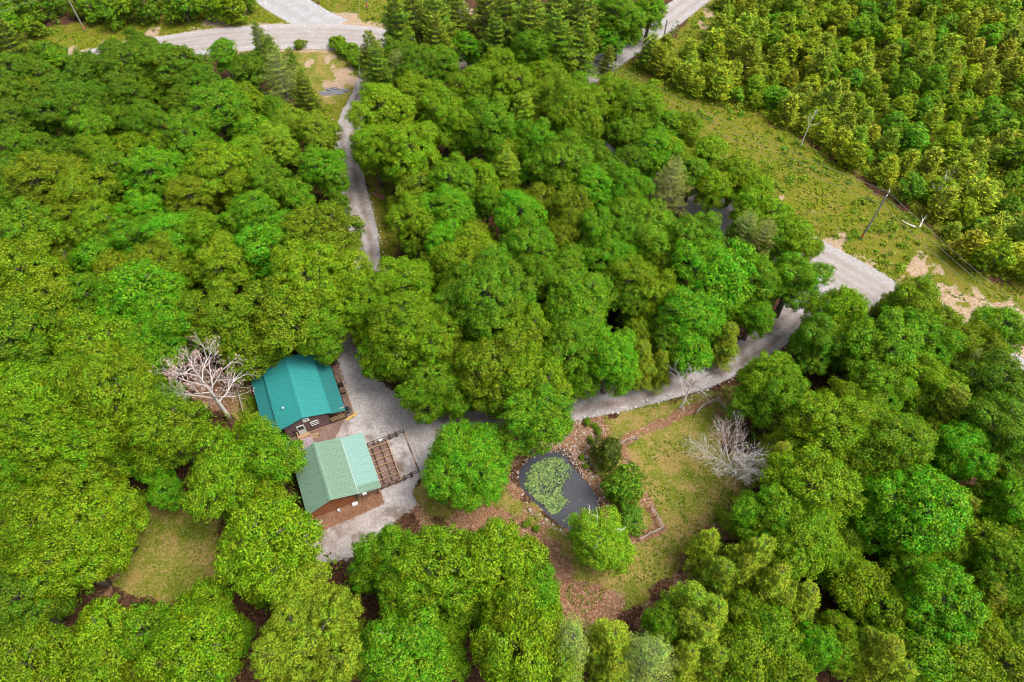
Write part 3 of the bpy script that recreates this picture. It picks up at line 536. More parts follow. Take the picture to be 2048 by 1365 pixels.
# ------------------------------------------------------------------ cabin
def metal_roof(name, col, var=.10, rust=0.0):
    m, n, b, _ = newmat(name); co = objc(n); mp = nd(n, 'ShaderNodeMapping'); mp.inputs['Scale'].default_value = (.5, 2.2, .5); n.links.new(co, mp.inputs[0])
    f = noise(n, 1.2, 5, .6, mp.outputs[0]); c = np.array(col); o = ramp(n, f, [(.3, tuple(c*(1-var))), (.7, tuple(c*(1+var)))])
    f2 = noise(n, 6, 5, .75, co); o = mix(n, ramp(n, f2, [(.60, (0,0,0)), (.75, (.35+rust,)*3)]), o, tuple(c*.6+np.array([.10,.07,.05])))
    n.links.new(o, b.inputs['Base Color']); b.inputs['Roughness'].default_value = .5; b.inputs['Specular IOR Level'].default_value = .22; return m
TEAL = metal_roof('teal_metal', (.020, .165, .158)); PALE_GREEN = metal_roof('pale_green_metal', (.112, .180, .128), .14, .05); MINT = metal_roof('mint_metal', (.150, .255, .225), .06); MAUVE = metal_roof('mauve_metal', (.22, .165, .18), .12, .2)
TEAL_DARK = metal_roof('dark_teal_metal', (.014, .112, .108))  # darker tone of the main roof's teal, for both porch roofs
LOG = simple('weathered_log', (.15, .085, .085), .85, .45, 3, stretch=(.25, 1, 3)); REDWOOD = simple('red_brown_boards', (.30, .105, .04), .8, .4, 2.5, stretch=(.3, 1, 3))
DECK = simple('brown_decking', (.12, .06, .035), .8, .3, 4); CONC = simple('tan_block', (.48, .31, .20), .9, .2, 3); BLACK = simple('black_plastic', (.02, .02, .022), .4, .1, 2)
PALEBLUE = simple('pale_blue_metal', (.50, .62, .68), .4, .1, 3)
def panel_mesh(name, length, width, ribs, mat, rib=.05):
    """one ribbed roofing sheet: x runs down the slope, y across"""
    pts = []
    p = width/ribs
    for i in range(ribs):
        y = i*p; pts += [(y, 0), (y+p*.55, 0), (y+p*.66, rib), (y+p*.88, rib)]
    pts.append((width, 0)); k = len(pts); mb = MB()
    mb.add([(x, y, z) for x in (0, length) for y, z in pts] + [(x, y, z-.02) for x in (0, length) for y, z in pts],
           [(i, k+i, k+i+1, i+1) for i in range(k-1)] + [(2*k+i, 2*k+i+1, 3*k+i+1, 3*k+i) for i in range(k-1)] + [(i, i+1, 2*k+i+1, 2*k+i) for i in range(k-1)] + [(k+i, 3*k+i, 3*k+i+1, k+i+1) for i in range(k-1)])
    return mb.mesh(name, mat)
def slope(root, name, xa, za, xb, zb, y0, y1, mat, npan, ribs, last=None):
    """a roof slope from its upper edge (xa, za) to its eave (xb, zb): deck with its sheets as sub-parts"""
    d = MB(); s = 1 if xb > xa else -1
    d.add([(xa,y0+.02,za-.14),(xb-s*.03,y0+.02,zb-.14),(xb-s*.03,y1-.02,zb-.14),(xa,y1-.02,za-.14),(xa,y0+.02,za-.03),(xb-s*.03,y0+.02,zb-.03),(xb-s*.03,y1-.02,zb-.03),(xa,y1-.02,za-.03)],
          [(0,3,2,1),(4,5,6,7),(0,1,5,4),(1,2,6,5),(2,3,7,6),(3,0,4,7)])
    deck = d.build(name, mat, root); ln = math.hypot(xb-xa, zb-za); wd = (y1-y0)/npan
    me = panel_mesh('roof_sheet', ln, wd, ribs, mat); me2 = None
    ang = math.atan2(za-zb, abs(xb-xa))
    for i in range(npan):
        mm = me
        if last and i == 0: me2 = me.copy(); me2.materials.clear(); me2.materials.append(last); mm = me2
        p = obj('roof_sheet', mm, deck)
        # columns: x down the slope, y along the eave, z out of the roof
        X_ = Vector((s*math.cos(ang), 0, -math.sin(ang))); Y_ = Vector((0, s, 0)); Z_ = X_.cross(Y_)
        p.matrix_local = Matrix(((X_.x, Y_.x, Z_.x, xa), (X_.y, Y_.y, Z_.y, y0+i*wd if s > 0 else y0+(i+1)*wd), (X_.z, Y_.z, Z_.z, za), (0, 0, 0, 1)))
    return deck
def uv(u, v, z=0.0, a=R(23.5)): return (u*math.cos(a)-v*math.sin(a), u*math.sin(a)+v*math.cos(a), z)
A = R(23.5)
cabin = tag(empty('cabin', uv(-7, 50.4), A), 'wooden cabin with bright teal ribbed metal roof and lower porch roofs', 'cabin')
slope(cabin, 'roof', 0, 4.2, -3.12, 3.22, -4.75, 4.75, TEAL, 10, 4); slope(cabin, 'roof', 0, 4.2, 3.12, 3.22, -4.75, 4.75, TEAL, 10, 4)
slope(cabin, 'porch_roof', -2.9, 2.98, -4.86, 2.52, -4.72, 4.7, TEAL_DARK, 10, 4); slope(cabin, 'porch_roof', 2.9, 2.98, 4.82, 2.52, -4.72, 4.7, TEAL_DARK, 10, 4)
for s_ in (-1, 1): MB().bar((s_*3.17, -4.8, 3.205), (s_*3.17, 4.8, 3.205), .05, .12).build('eave_trim', TEAL, cabin)
rc = MB(); rc.bar((-.14, -4.8, 4.215), (-.14, 4.8, 4.215), .32, .03, (-.3, 0, 1)); rc.bar((.14, -4.8, 4.218), (.14, 4.8, 4.218), .32, .03, (.3, 0, 1)); rc.build('ridge_cap', TEAL, cabin)
MB().tube([(-1.9, -2.3, 3.5), (-1.9, -2.3, 3.95)], .07, 8).tube([(-1.9, -2.3, 3.92), (-1.9, -2.3, 3.98)], .13, 8).build('vent_pipe', WHITE, cabin)
def board_wall(name, x0, x1, y, z0, top, mat, parent, hgt=.2, th=.07, horizontal=True):
    """lapped boards on a wall facing -y, each board its own strip"""
    mb = MB(); i = 0; z = z0
    while True:
        xs = [x for x in np.linspace(x0, x1, 41) if top(x) > z+.02]
        if not xs: break
        a, b = min(xs), max(xs); ztop = z+hgt*.94; xs2 = [x for x in np.linspace(x0, x1, 41) if top(x) > ztop]; a2, b2 = (min(xs2), max(xs2)) if xs2 else ((a+b)/2-.02, (a+b)/2+.02)
        o = .02*((i*7) % 3); mb.add([(a,y-th-o,z),(b,y-th-o,z),(b2,y-th*.55-o,ztop),(a2,y-th*.55-o,ztop),(a,y,z),(b,y,z),(b2,y,ztop),(a2,y,ztop)],
                                   [(0,1,2,3),(7,6,5,4),(0,4,5,1),(3,2,6,7),(0,3,7,4),(1,5,6,2)]); z += hgt; i += 1
    return mb.build(name, mat, parent)
core = MB(); core.add([(-2.5,-4.4,.3),(2.55,-4.4,.3),(2.55,4.4,.3),(-2.5,4.4,.3),(-2.5,-4.4,3.2),(2.55,-4.4,3.2),(2.55,4.4,3.2),(-2.5,4.4,3.2),(0,-4.4,4.0),(0,4.4,4.0)],
         [(0,3,2,1),(0,1,5,8,4),(1,2,6,5),(2,3,7,9,6),(3,0,4,7),(4,8,9,7),(8,5,6,9)]); core.build('wall', LOG, cabin)
board_wall('log_siding', -2.55, 2.6, -4.4, .3, lambda x: 4.02-.32*abs(x), LOG, cabin)
MB().box((-2.6, -4.5, -.1), (2.65, 4.45, .3)).build('foundation', CONC, cabin)
MB().box((-2.62, -4.46, .3), (-2.5, -4.4, 3.1)).build('corner_board', DARK_WOOD, cabin); MB().box((2.55, -4.5, .3), (2.68, -4.38, 3.1)).build('corner_board', DARK_WOOD, cabin)
def window(parent, x, z, w_, h_, y):
    f = MB(); 
    for a, b in (((x-w_/2, z-h_/2), (x-w_/2+.1, z+h_/2)), ((x+w_/2-.1, z-h_/2), (x+w_/2, z+h_/2)), ((x-w_/2+.1, z-h_/2), (x+w_/2-.1, z-h_/2+.1)), ((x-w_/2+.1, z+h_/2-.1), (x+w_/2-.1, z+h_/2)), ((x-w_/2+.1, z-.025), (x+w_/2-.1, z+.025))):
        f.box((a[0], y-.12, a[1]), (b[0], y-.02, b[1]))
    o = f.build('window', WHITE, parent); MB().box((x-w_/2+.1, y-.07, z-h_/2+.1), (x+w_/2-.1, y-.04, z+h_/2-.1)).build('pane', GLASS, o)
window(cabin, .9, 1.9, .95, .85, -4.47); window(cabin, .15, 3.15, .8, .6, -4.47)
dr = MB().box((-1.25, -4.56, .42), (-.35, -4.46, 2.35)).build('door', WHITE, cabin)
for i in (0, 1): MB().box((-1.12+i*.34, -4.58, 1.5), (-.82+i*.34, -4.565, 2.2)).build('pane', GLASS, dr)
MB().tube([(-.45, -4.56, 1.3), (-.45, -4.63, 1.3)], .03, 6).build('handle', BLACK, dr)
MB().box((.0, -4.62, 3.48), (.3, -4.42, 3.75)).build('gable_vent', PALEBLUE, cabin)
MB().box((-1.72, -4.66, 1.5), (-1.6, -4.5, 1.7)).build('wall_lamp', BLACK, cabin)
st = MB().box((-1.5, -5.5, .3), (-.1, -4.5, .4)).build('landing', TAN_WOOD, cabin)
for i in range(3): MB().box((-.1+i*.32, -5.5, .28-.11*i-.06), (.22+i*.32, -4.9, .28-.11*i)).build('step', TAN_WOOD, cabin)
rl = MB()
for x, y in ((-1.45,-5.45), (-.12,-5.45), (-1.45,-4.6)): rl.box((x-.05, y-.05, -.05), (x+.05, y+.05, 1.25))
rl.bar((-1.45,-5.45,1.25), (-.12,-5.45,1.25), .1, .06).bar((-1.45,-5.45,1.25), (-1.45,-4.6,1.25), .1, .06).bar((-.12,-5.45,1.25), (.9,-5.45,.75), .1, .06).box((.85,-5.5,-.05), (.95,-5.4,.75)).bar((-1.45,-5.45,.8), (-.12,-5.45,.8), .05, .05)
rl.build('stair_railing', TAN_WOOD, cabin)
MB().box((2.72, -4.3, 0), (4.75, 4.4, .32)).build('porch_floor', DECK, cabin); MB().box((-4.7, -4.3, 0), (-2.65, 4.4, .32)).build('porch_floor', DECK, cabin)
for y in (-4.25, -1.4, 1.5, 4.3):
    for x in (4.66, -4.66): MB().box((x-.07, y-.07, .32), (x+.07, y+.07, 2.50)).build('porch_post', DARK_WOOD, cabin)
for z, t in ((1.15, .09), (.82, .06), (.52, .06)):
    MB().bar((2.75, -4.27, z), (4.6, -4.27, z), .07, t).bar((4.68, -4.2, z), (4.68, 4.2, z), .07, t).build('porch_rail', TAN_WOOD, cabin)
MB().bar((2.7, -4.3, 2.62), (4.8, -4.3, 2.62), .1, .16).build('porch_beam', FENCE_WOOD, cabin)
def thing_mesh(name, mb, mat, label, cat, loc, rz=0.0, group=None, smooth=False):
    o = mb.build(name, mat, None, smooth); o.location = loc; o.rotation_euler = (0, 0, rz); return tag(o, label, cat, group)
# small things about the cabin
bl = tag(empty('barrel', uv(-2.0, 46.9)), 'dark round barrel at the front corner of the cabin porch', 'barrel')
MB().tube([(0,0,0), (0,0,.2), (0,0,.45), (0,0,.7), (0,0,.9)], [.30,.35,.37,.35,.30], 14).build('body', BLACK, bl); 
for z in (.22, .68): MB().tube([(0,0,z-.03), (0,0,z+.03)], .375, 14).build('hoop', WIRE, bl)
thing_mesh('plank', MB().box((-.8, -.13, 0), (.8, .13, .08)), simple('yellow_board', (.62, .38, .08), .7, .15, 4), 'yellowish plank lying by the porch corner', 'plank', uv(-1.75, 46.05, .06), A+.25)
ch = tag(empty('porch_chair', uv(-1.75, 50.9), A+1.5), 'dark outdoor chair beside the gravel on the cabin drive side', 'chair')
MB().box((-.26,-.26,.40), (.26,.26,.45)).build('seat', BLACK, ch); MB().box((-.26,.22,.47), (.26,.27,.95)).build('backrest', BLACK, ch)
for sx in (-.23, .23):
    for sy in (-.23, .23): MB().box((sx-.025, sy-.025, 0), (sx+.025, sy+.025, .40)).build('leg', BLACK, ch)
tb_ = tag(empty('planter', uv(-1.75, 49.8)), 'round black planter tub beside the cabin porch', 'planter'); MB().tube([(0,0,0), (0,0,.45)], [.22, .30], 12).build('tub', BLACK, tb_); MB().tube([(0,0,.452), (0,0,.47)], .26, 12).build('soil', DARK_WOOD, tb_)
edg = MB().bar(uv(-1.35, 46.2, .05), uv(-1.45, 54.5, .05), .12, .16).build('border_timber', TAN_WOOD); tag(edg, 'long timber edging between the cabin flower bed and gravel', 'edging')

# ------------------------------------------------------------------ barn
barn = tag(empty('barn', uv(-5.5, 38.2), A), 'red brown barn with pale green and mint metal roof', 'barn')
slope(barn, 'roof', -1.15, 3.95, -4.15, 2.42, -3.72, 3.85, PALE_GREEN, 8, 4); slope(barn, 'roof', -1.15, 3.95, 1.74, 2.98, -3.72, 3.85, PALE_GREEN, 8, 4)
slope(barn, 'lean_to_roof', 1.66, 2.92, 4.32, 2.36, -3.74, 3.83, MINT, 8, 4, PALE_GREEN)
rc = MB(); rc.bar((-1.29, -3.76, 3.96), (-1.29, 3.9, 3.96), .32, .03, (-.46, 0, 1)); rc.bar((-1.01, -3.76, 3.965), (-1.01, 3.9, 3.965), .32, .03, (.33, 0, 1)); rc.build('ridge_cap', PALE_GREEN, barn)
sc1, sc2 = MB(), MB()
for i in range(32):
    y = -3.62+i*.236; sc1.box((1.75, y-.045, 2.945), (1.83, y+.045, 3.01)); sc2.box((4.33, y-.04, 2.32), (4.38, y+.04, 2.38))
sc1.build('closure_strip', WHITE, barn); sc2.build('closure_strip', WHITE, barn)
core = MB(); core.add([(-3.9,-3.1,0),(1.2,-3.1,0),(1.2,3.5,0),(-3.9,3.5,0),(-3.9,-3.1,2.38),(1.2,-3.1,3.0),(1.2,3.5,3.0),(-3.9,3.5,2.38),(-1.15,-3.1,3.78),(-1.15,3.5,3.78)],
         [(0,3,2,1),(0,1,5,8,4),(1,2,6,5),(2,3,7,9,6),(3,0,4,7),(4,8,9,7),(8,5,6,9)]); core.build('wall', REDWOOD, barn)
board_wall('board_siding', -3.97, 1.26, -3.1, .02, lambda x: 3.78-(.5*(-1.15-x) if x < -1.15 else .33*(x+1.15)), REDWOOD, barn, .19, .05)
MB().box((1.3, -1.9, 0), (3.7, -1.8, 2.3)).build('lean_to_wall', REDWOOD, barn)
for y in (-3.2, -1.0, 1.3, 3.5): MB().box((3.72, y-.09, 0), (3.9, y+.09, 2.30)).build('post', DARK_WOOD, barn)
MB().bar((1.3, -3.25, 2.42), (3.95, -3.25, 2.25), .1, .22).build('beam', DARK_WOOD, barn)
MB().box((1.24, -3.24, 0), (1.4, -3.08, 2.7)).build('corner_post', DARK_WOOD, barn)
MB().box((1.5, -2.75, .0), (3.6, -1.95, .75)).build('workbench', FENCE_WOOD, barn)
lf = MB().box((2.2, -3.92, 2.28), (2.62, -3.68, 2.62)).build('eave_lamp', WHITE, barn); MB().box((2.29, -3.94, 2.36), (2.53, -3.925, 2.54)).build('glass', GLASS, lf)
# things by the barn front wall
def crate(u, v, label, sx, sy, sz, rz, mat=WHITE):
    r0 = tag(empty('storage_box', uv(u, v), A+rz), label, 'box'); MB().box((-sx/2,-sy/2,.05), (sx/2,sy/2,sz)).build('body', mat, r0); MB().box((-sx/2-.02,-sy/2-.02,sz+.002), (sx/2+.02,sy/2+.02,sz+.06)).build('lid', mat, r0)
crate(-4.55, 34.72, 'white box on the ground near the barn front corner post', .6, .36, .3, 0)
bk = tag(empty('bucket', uv(-6.4, 34.7)), 'small white bucket standing against the red barn wall', 'bucket'); MB().tube([(0,0,.05), (0,0,.42)], [.16, .22], 12, False).build('body', WHITE, bk); MB().tube([(0,0,.05), (0,0,.07)], .16, 12).build('base', WHITE, bk); MB().tube([(-.2,0,.42), (-.12,.1,.58), (.12,.1,.58), (.2,0,.42)], .012, 4).build('handle', WIRE, bk)
thing_mesh('plank', MB().box((-.55, -.11, 0), (.55, .11, .07)).box((-.2, -.16, .072), (.55, .02, .12)), simple('pink_board', (.50, .36, .30), .8, .2, 4), 'short pinkish board lying near the barn left front corner', 'plank', uv(-9.0, 34.15, .06), A+.5)
# mauve lean-to shed
shed = tag(empty('shed', uv(-7.85, 43.1), A), 'small lean-to shed with mauve ribbed roof between cabin and barn', 'shed')
slope(shed, 'roof', -1.02, 2.12, 1.02, 1.9, -1.1, 1.15, MAUVE, 2, 5)
for sx in (-.9, .85):
    for sy in (-.95, 1.0): MB().box((sx-.06, sy-.06, 0), (sx+.06, sy+.06, 1.76)).build('post', DARK_WOOD, shed)
MB().box((-.83, 1.0, .05), (.78, 1.06, 1.75)).build('back_wall', DARK_WOOD, shed); MB().box((-.96, -.88, .05), (-.92, .93, 1.8)).build('side_wall', DARK_WOOD, shed)

# ------------------------------------------------------------------ timber floor frame, yard fences and gates
fr = tag(empty('timber_frame', uv(-1.2, 38.2), A), 'open timber floor frame of joists beside the barn', 'floor frame')
jm = MB().bar((.03, 0, .25), (2.38, 0, .25), .07, .2).mesh('joist', TAN_WOOD); bm_ = MB().bar((0, .04, .25), (0, .83, .25), .07, .2).mesh('blocking', DARK_WOOD)
for i in range(7):
    j = obj('joist', jm, fr); j.location = (0, 2.55-i*.88, .003)
    if i < 6:
        for k, x in enumerate((.62, 1.5)):
            b_ = obj('blocking', bm_, fr); b_.location = (x+.10*((i*3+k) % 3-1), 2.55-(i+1)*.88, 0)
eb = MB().bar((2.45, -2.9, .27), (2.45, 3.0, .27), .12, .26).build('edge_beam', TAN_WOOD, fr); MB().bar((-.02, -2.9, .27), (-.02, 3.0, .27), .1, .26).build('ledger', DARK_WOOD, fr)
def rail_fence(pts, label, heights=(1.05, .6), mat=DARK_WOOD, group=None, loc0=None, pw=.10, cat='fence', rail=.08):
    """posts at the given ground points, rails between them"""
    r0 = tag(empty('rail_fence', (pts[0][0], pts[0][1], 0)), label, cat, group); o = np.array(pts[0][:2])
    q = [np.array(p[:2])-o for p in pts]
    for p in q: MB().box((p[0]-pw/2, p[1]-pw/2, -.2), (p[0]+pw/2, p[1]+pw/2, heights[0]+.1)).build('post', mat, r0)
    for a, b in zip(q, q[1:]):
        d = (b-a)/max(np.linalg.norm(b-a), 1e-6)*pw*.52
        for h in heights: MB().bar((*(a+d), h), (*(b-d), h), .05, rail).build('rail', mat, r0)
    return r0
def gate(u0, u1, v, label):
    g = tag(empty('yard_gate', uv(u0, v), A), label, 'gate', 'timber yard gates'); L = u1-u0
    for x in (0, L): MB().box((x-.08, -.08, -.1), (x+.08, .08, 1.3)).build('gate_post', DARK_WOOD, g)
    MB().bar((.1, 0, 1.05), (L-.1, 0, 1.05), .05, .08).build('rail', DARK_WOOD, g); MB().bar((.1, 0, .2), (L-.1, 0, .2), .05, .08).build('rail', DARK_WOOD, g); MB().bar((.1, .03, .22), (L-.1, .03, 1.02), .04, .08).build('brace', DARK_WOOD, g)
rail_fence([uv(u, 41.15) for u in (-1.1, -.3, .7, 1.55)], 'dark rail fence along the far side of the barn yard', (1.05, .55)); rail_fence([uv(2.62, 41.15), uv(3.5, 41.15)], 'short rail fence from the far gate to the yard corner')
rail_fence([uv(u, 35.3) for u in (-1.1, -.2, .75, 1.5)], 'dark rail fence along the near side of the barn yard', (1.0, .35)); rail_fence([uv(2.6, 35.4), uv(3.5, 35.4)], 'short rail fence from the near gate to the lawn corner')
gate(1.72, 2.45, 41.15, 'far yard gate with diagonal brace nearest the cabin'); gate(1.70, 2.45, 35.35, 'near yard gate with diagonal brace beside the lawn')
kb = tag(empty('kerb_timbers', uv(3.5, 38.2), A), 'line of low timbers edging the east side of the barn yard', 'edging')
for i in range(4): MB().bar((.03*(i % 2), -2.75+i*1.42, .1), (.03*(i % 2), -1.36+i*1.42, .1), .14, .18).build('timber', TAN_WOOD if i % 2 else DARK_WOOD, kb)
wb = tag(empty('water_box', uv(.55, 41.0), A), 'small white box fixed by the far yard rail', 'box'); MB().box((-.17,-.12,.75), (.17,.12,1.0)).build('body', WHITE, wb); MB().box((-.19,-.14,1.003), (.19,.14,1.04)).build('lid', WHITE, wb)
kb2 = tag(empty('lawn_edging', uv(3.5, 35.3), 0), 'dark timber edging running from yard corner along the lawn', 'edging'); p_ = [np.array(uv(3.5,35.3))[:2], un(858,968)[:2], un(880,990)[:2]]
for a, b in zip(p_, p_[1:]): MB().bar((*(a-p_[0]), .08), (*(b-p_[0]), .08), .14, .16).build('timber', TAN_WOOD, kb2)
def photo_fence(s, label, z=.95, group='weathered rail fences round the garden', heights=(.95, .5)): return rail_fence([tuple(un(*map(float, a.split(',')), z)) for a in s.split()], label, heights, FENCE_WOOD, group, cat='fence', rail=.1)
photo_fence('1394,822 1413,805 1438,796 1452,814 1465,832', 'weathered rail fence turning a corner at the top of the lawn')
photo_fence('1238,886 1256,878 1274,873', 'short weathered rail fence behind the dark round shrub')
photo_fence('1303,1012 1315,1030 1327,1054 1304,1065 1280,1077', 'weathered rail fence with sharp corner below the round shrub')
photo_fence('1533,896 1550,911', 'short piece of rail fence right of the bare tree')
photo_fence('471,768 489,759 507,750', 'pale rail fence north west of the cabin lawn', .6, None, (.7, .35)); photo_fence('473,772 480,802 488,832', 'thin rail fence along the west of the cabin lawn', .6, None, (.6, .3))

# ------------------------------------------------------------------ utility poles and wires
def pole(x, y, h, label, arm=None, mark=False, lean=(0, 0)):
    p = tag(empty('utility_pole', (x, y, 0)), label, 'utility pole', 'wooden utility poles'); MB().tube([(0,0,-.5), (lean[0]/2,lean[1]/2,h/2), (lean[0],lean[1],h)], [.17, .14, .11], 10).build('shaft', POLE_WOOD, p)
    if arm is not None:
        c, s = math.cos(arm)*.75, math.sin(arm)*.75; MB().bar((-c,-s,h-.35), (c,s,h-.35), .1, .12).build('crossarm', POLE_WOOD, p)
        for q in (-1, 1): MB().tube([(q*c*.9, q*s*.9, h-.28), (q*c*.9, q*s*.9, h-.08)], [.05, .07], 8).build('insulator', WHITE, p)
    MB().tube([(0,0,h+.01), (0,0,h+.2)], [.06, .05], 8).build('insulator', WHITE, p); MB().tube([(0,.16,h-1.9), (0,.16,h-1.1)], .12, 10).build('bracket', WIRE, p)
    if mark: MB().tube([(0,0,.55), (0,0,1.0)], .185, 10).build('marker_band', ORANGE, p)
    return Vector((x, y, h))
pa = un(1722, 478); pR = pole(pa[0], pa[1], 9.3, 'tall wooden utility pole in the grass above the right road', 1.0, True)
pj = un(1227, 128, 9.0); pJ = pole(pj[0], pj[1], 9.0, 'wooden utility pole with crossarm by the side road junction', .3)
pa = un(1320, 115); pK = pole(pa[0], pa[1], 7.5, 'slim wooden utility pole on the bank of the side road')
pa = un(170, 62); pL = pole(pa[0], pa[1], 9.5, 'leaning looking utility pole with orange band at top left', None, True)
pa = un(735, 17); pM = pole(pa[0], pa[1], 9.0, 'utility pole with orange base behind the road junction at top', None, True)
pn = un(2290, 805, 9.3); pN = Vector(pn)
pq = un(-260, 80, 9.0); pQ = Vector(pq); psv = un(717, 185, 6.5); pS = Vector(psv)
def wire(a, b, dz, sag, label, r=.022):
    a = a+Vector((0, 0, dz)); b = b+Vector((0, 0, dz)); q = [a.lerp(b, t)-Vector((0, 0, sag*4*t*(1-t))) for t in np.linspace(0, 1, 17)]
    tag(MB().tube(q, r, 4).build('power_line', WIRE), label, 'cable', 'overhead power lines')
for dz, nm in ((0, 'top'), (-1.0, 'middle'), (-2.3, 'lowest')):
    wire(pJ, pR, dz, .9, '%s cable from the junction pole down to the right pole' % nm); wire(pR, pN, dz, .8, '%s cable running off right from the right utility pole' % nm)
for dz, nm in ((0, 'upper'), (-1.3, 'lower')):
    wire(pJ, pM, dz, .8, '%s cable crossing the dark pines to the junction pole' % nm); wire(pJ, pK, dz*.9, .3, '%s cable between the junction pole and the side road pole' % nm); wire(pL, pQ, dz, .6, '%s cable running off left from the top left pole' % nm); wire(pL, pM, dz, 1.0, '%s cable across the top edge above the road' % nm)
wire(pM, pS, -.2, .4, 'thin service cable dropping across the road to the driveway')
pole(psv[0], psv[1], 6.6, 'service pole among the trees beside the driveway')
for px, py, qx, qy, lb in ((1303, 126, 1309, 106, 'yellow guy wire guard on the side road bank'), (782, 15, 768, 0, 'yellow guy wire guard near the upper road junction')):
    a = un(px, py); b = un(qx, qy, 2.0); b = a+(b-a)/np.linalg.norm(b-a)*2.4; g = tag(empty('guy_guard', tuple(a)), lb, 'guy guard'); MB().tube([(0,0,0), tuple(b-a)], .06, 8).build('tube', YELLOW, g); MB().tube([tuple(b-a), tuple((b-a)*3)], .012, 4).build('guy_wire', WIRE, g)
a = un(714, 258); mp_ = tag(empty('marker_post', tuple(a)), 'dark post with pale reflector beside the upper driveway', 'post'); MB().box((-.07,-.07,0), (.07,.07,1.7)).build('post', BLACK, mp_); MB().box((-.13,-.1,.5), (.13,-.075,.8)).build('reflector', PALEBLUE, mp_)

# ------------------------------------------------------------------ bare trees
def bare_tree(name, px, py, seed, r, h, mat, label, blossom=None, bmat=None, rz=0.0, **kw):
    a = un(px, py); root = tag(empty(name, (a[0], a[1], gz(a[0], a[1])), rz), label, 'dead tree')
    tb, fine, bl = make_bare(seed, r, h, mat, blossom, **kw); tb.build('trunk', mat, root, True); fine.build('twigs', mat, root)
    if bl: obj('buds', leaves_mesh('buds', bl[0], bl[1], bl[2], bmat, bl[3], bl[4], bl[3]*0), root)
    return root
GREY_BARK = simple('grey_bark', (.40, .36, .34), .85, .3, 4); PINK = leafmat('withered_leaf', .2, (.36, .24, .20), .7)
bare_tree('dead_tree', 460, 838, 5, 4.4, 14.5, PALE_BARK, 'big pale dead tree with pinkish withered leaves west of the cabin', 4, PINK, 1.0, first=.28, thick=.019, spread=.75, forks=4, leader=13)
bare_tree('dead_tree', 1462, 948, 8, 3.9, 7.0, PALE_BARK, 'grey bare tree with a fan of fine twigs on the lawn', None, None, .5, first=.14, thick=.017, spread=.60, forks=6, depth=5)
bare_tree('dead_tree', 1361, 818, 9, 3.0, 8.5, PALE_BARK, 'thin leafless tree leaning over the loop driveway', None, None, 2.0, first=.35, thick=.016, spread=.6, forks=4, leader=9)
bare_tree('dead_tree', 1600, 295, 10, 2.0, 8.0, PALE_BARK, 'slender white snag standing in the thicket', None, None, .3, first=.5, thick=.012, spread=.6, forks=3, depth=3, leader=6)
bare_tree('dead_tree', 1860, 405, 12, 2.4, 6.5, PALE_BARK, 'leafless grey snag in the thicket near the right pole', None, None, .8, first=.4, thick=.022, spread=.75, forks=4, depth=3)
for px, py, ln, rz, lb in ((1845, 445, 2.6, .9, 'broken grey stump leaning under the power line'), (1815, 450, 2.2, 2.7, 'fallen grey branch under the power line')):
    a = un(px, py, .3); thing_mesh('fallen_branch', MB().tube([(-ln/2,0,0), (0,.1,.25), (ln/2,0,.5)], [.12,.09,.04], 6).tube([(0,.1,.25), (.4,.6,.7)], [.06,.02], 5), PALE_BARK, lb, 'fallen branch', tuple(a), rz)

# ------------------------------------------------------------------ single trees and shrubs one can name
def named(name, px, py, rm, k, group, label, cat, zfac=1.0, own=None):
    g0 = group; pt = g0[int(rng.integers(len(g0)))]; r0 = REACH[pt[0].name]
    s = rm/r0; c = un(px, py, pt[2]*s*zfac); return tag(plant(name, pt, (c[0], c[1], gz(c[0], c[1])), s, rng.uniform(0, 6.28), own or COL[k], zfac), label, cat)
named('broadleaf_tree', 938, 928, 4.9, 'E', BIG, 'big round bright green tree between the gravel yard and pond', 'tree', .8)
pt_ = named('broadleaf_tree', 1203, 1080, 3.4, 'L', MID, 'light green tree with bare white limbs at the lower end of the pond', 'tree', .85, (.13, .29, .008))
r_ = np.random.default_rng(77)
for i in range(7):
    dl = MB(); a = r_.uniform(0, 6.28); c = np.array([math.cos(a)*r_.uniform(.6, 2.6), math.sin(a)*r_.uniform(.6, 2.6)-.6, r_.uniform(9.6, 11.6)]); d = np.array([math.cos(a), math.sin(a), .35]); q = [c-d*1.2, c, c+d*.6+r_.normal(size=3)*.3, c+d*1.1+r_.normal(size=3)*.4]; dl.tube(q, [.05,.042,.03,.012], 5, False); dl.tube([q[1], q[1]+r_.normal(size=3)*.6], [.04,.012], 4, False); dl.tube([q[2], q[2]+r_.normal(size=3)*.5], [.03,.012], 4, False)
    dl.build('dead_limb', PALE_BARK, pt_)
named('shrub', 1215, 902, 2.1, 'D', BUSH, 'very dark round shrub at the top of the pond bank', 'shrub', 1.1, (.035, .065, .010)); named('shrub', 1250, 970, 2.5, 'E', BUSH, 'dense bright green ball shaped shrub beside the pond', 'shrub', 1.15, (.075, .20, .010))
named('shrub', 1259, 1040, 1.8, 'E', BUSH, 'lower green shrub just below the ball shaped shrub', 'shrub', .8, (.07, .20, .012))
for i, (px, py, r) in enumerate(((672, 84, 1.7), (686, 92, 1.8), (700, 100, 1.9), (712, 112, 1.9), (724, 122, 1.8))): named('hedge_shrub', px, py, r, 'G', BUSH, ('first', 'second', 'third', 'fourth', 'last')[i]+' hedge shrub counting down from the upper road', 'shrub', .9, (.12, .25, .008))['group'] = 'bright hedge shrubs by the upper road'
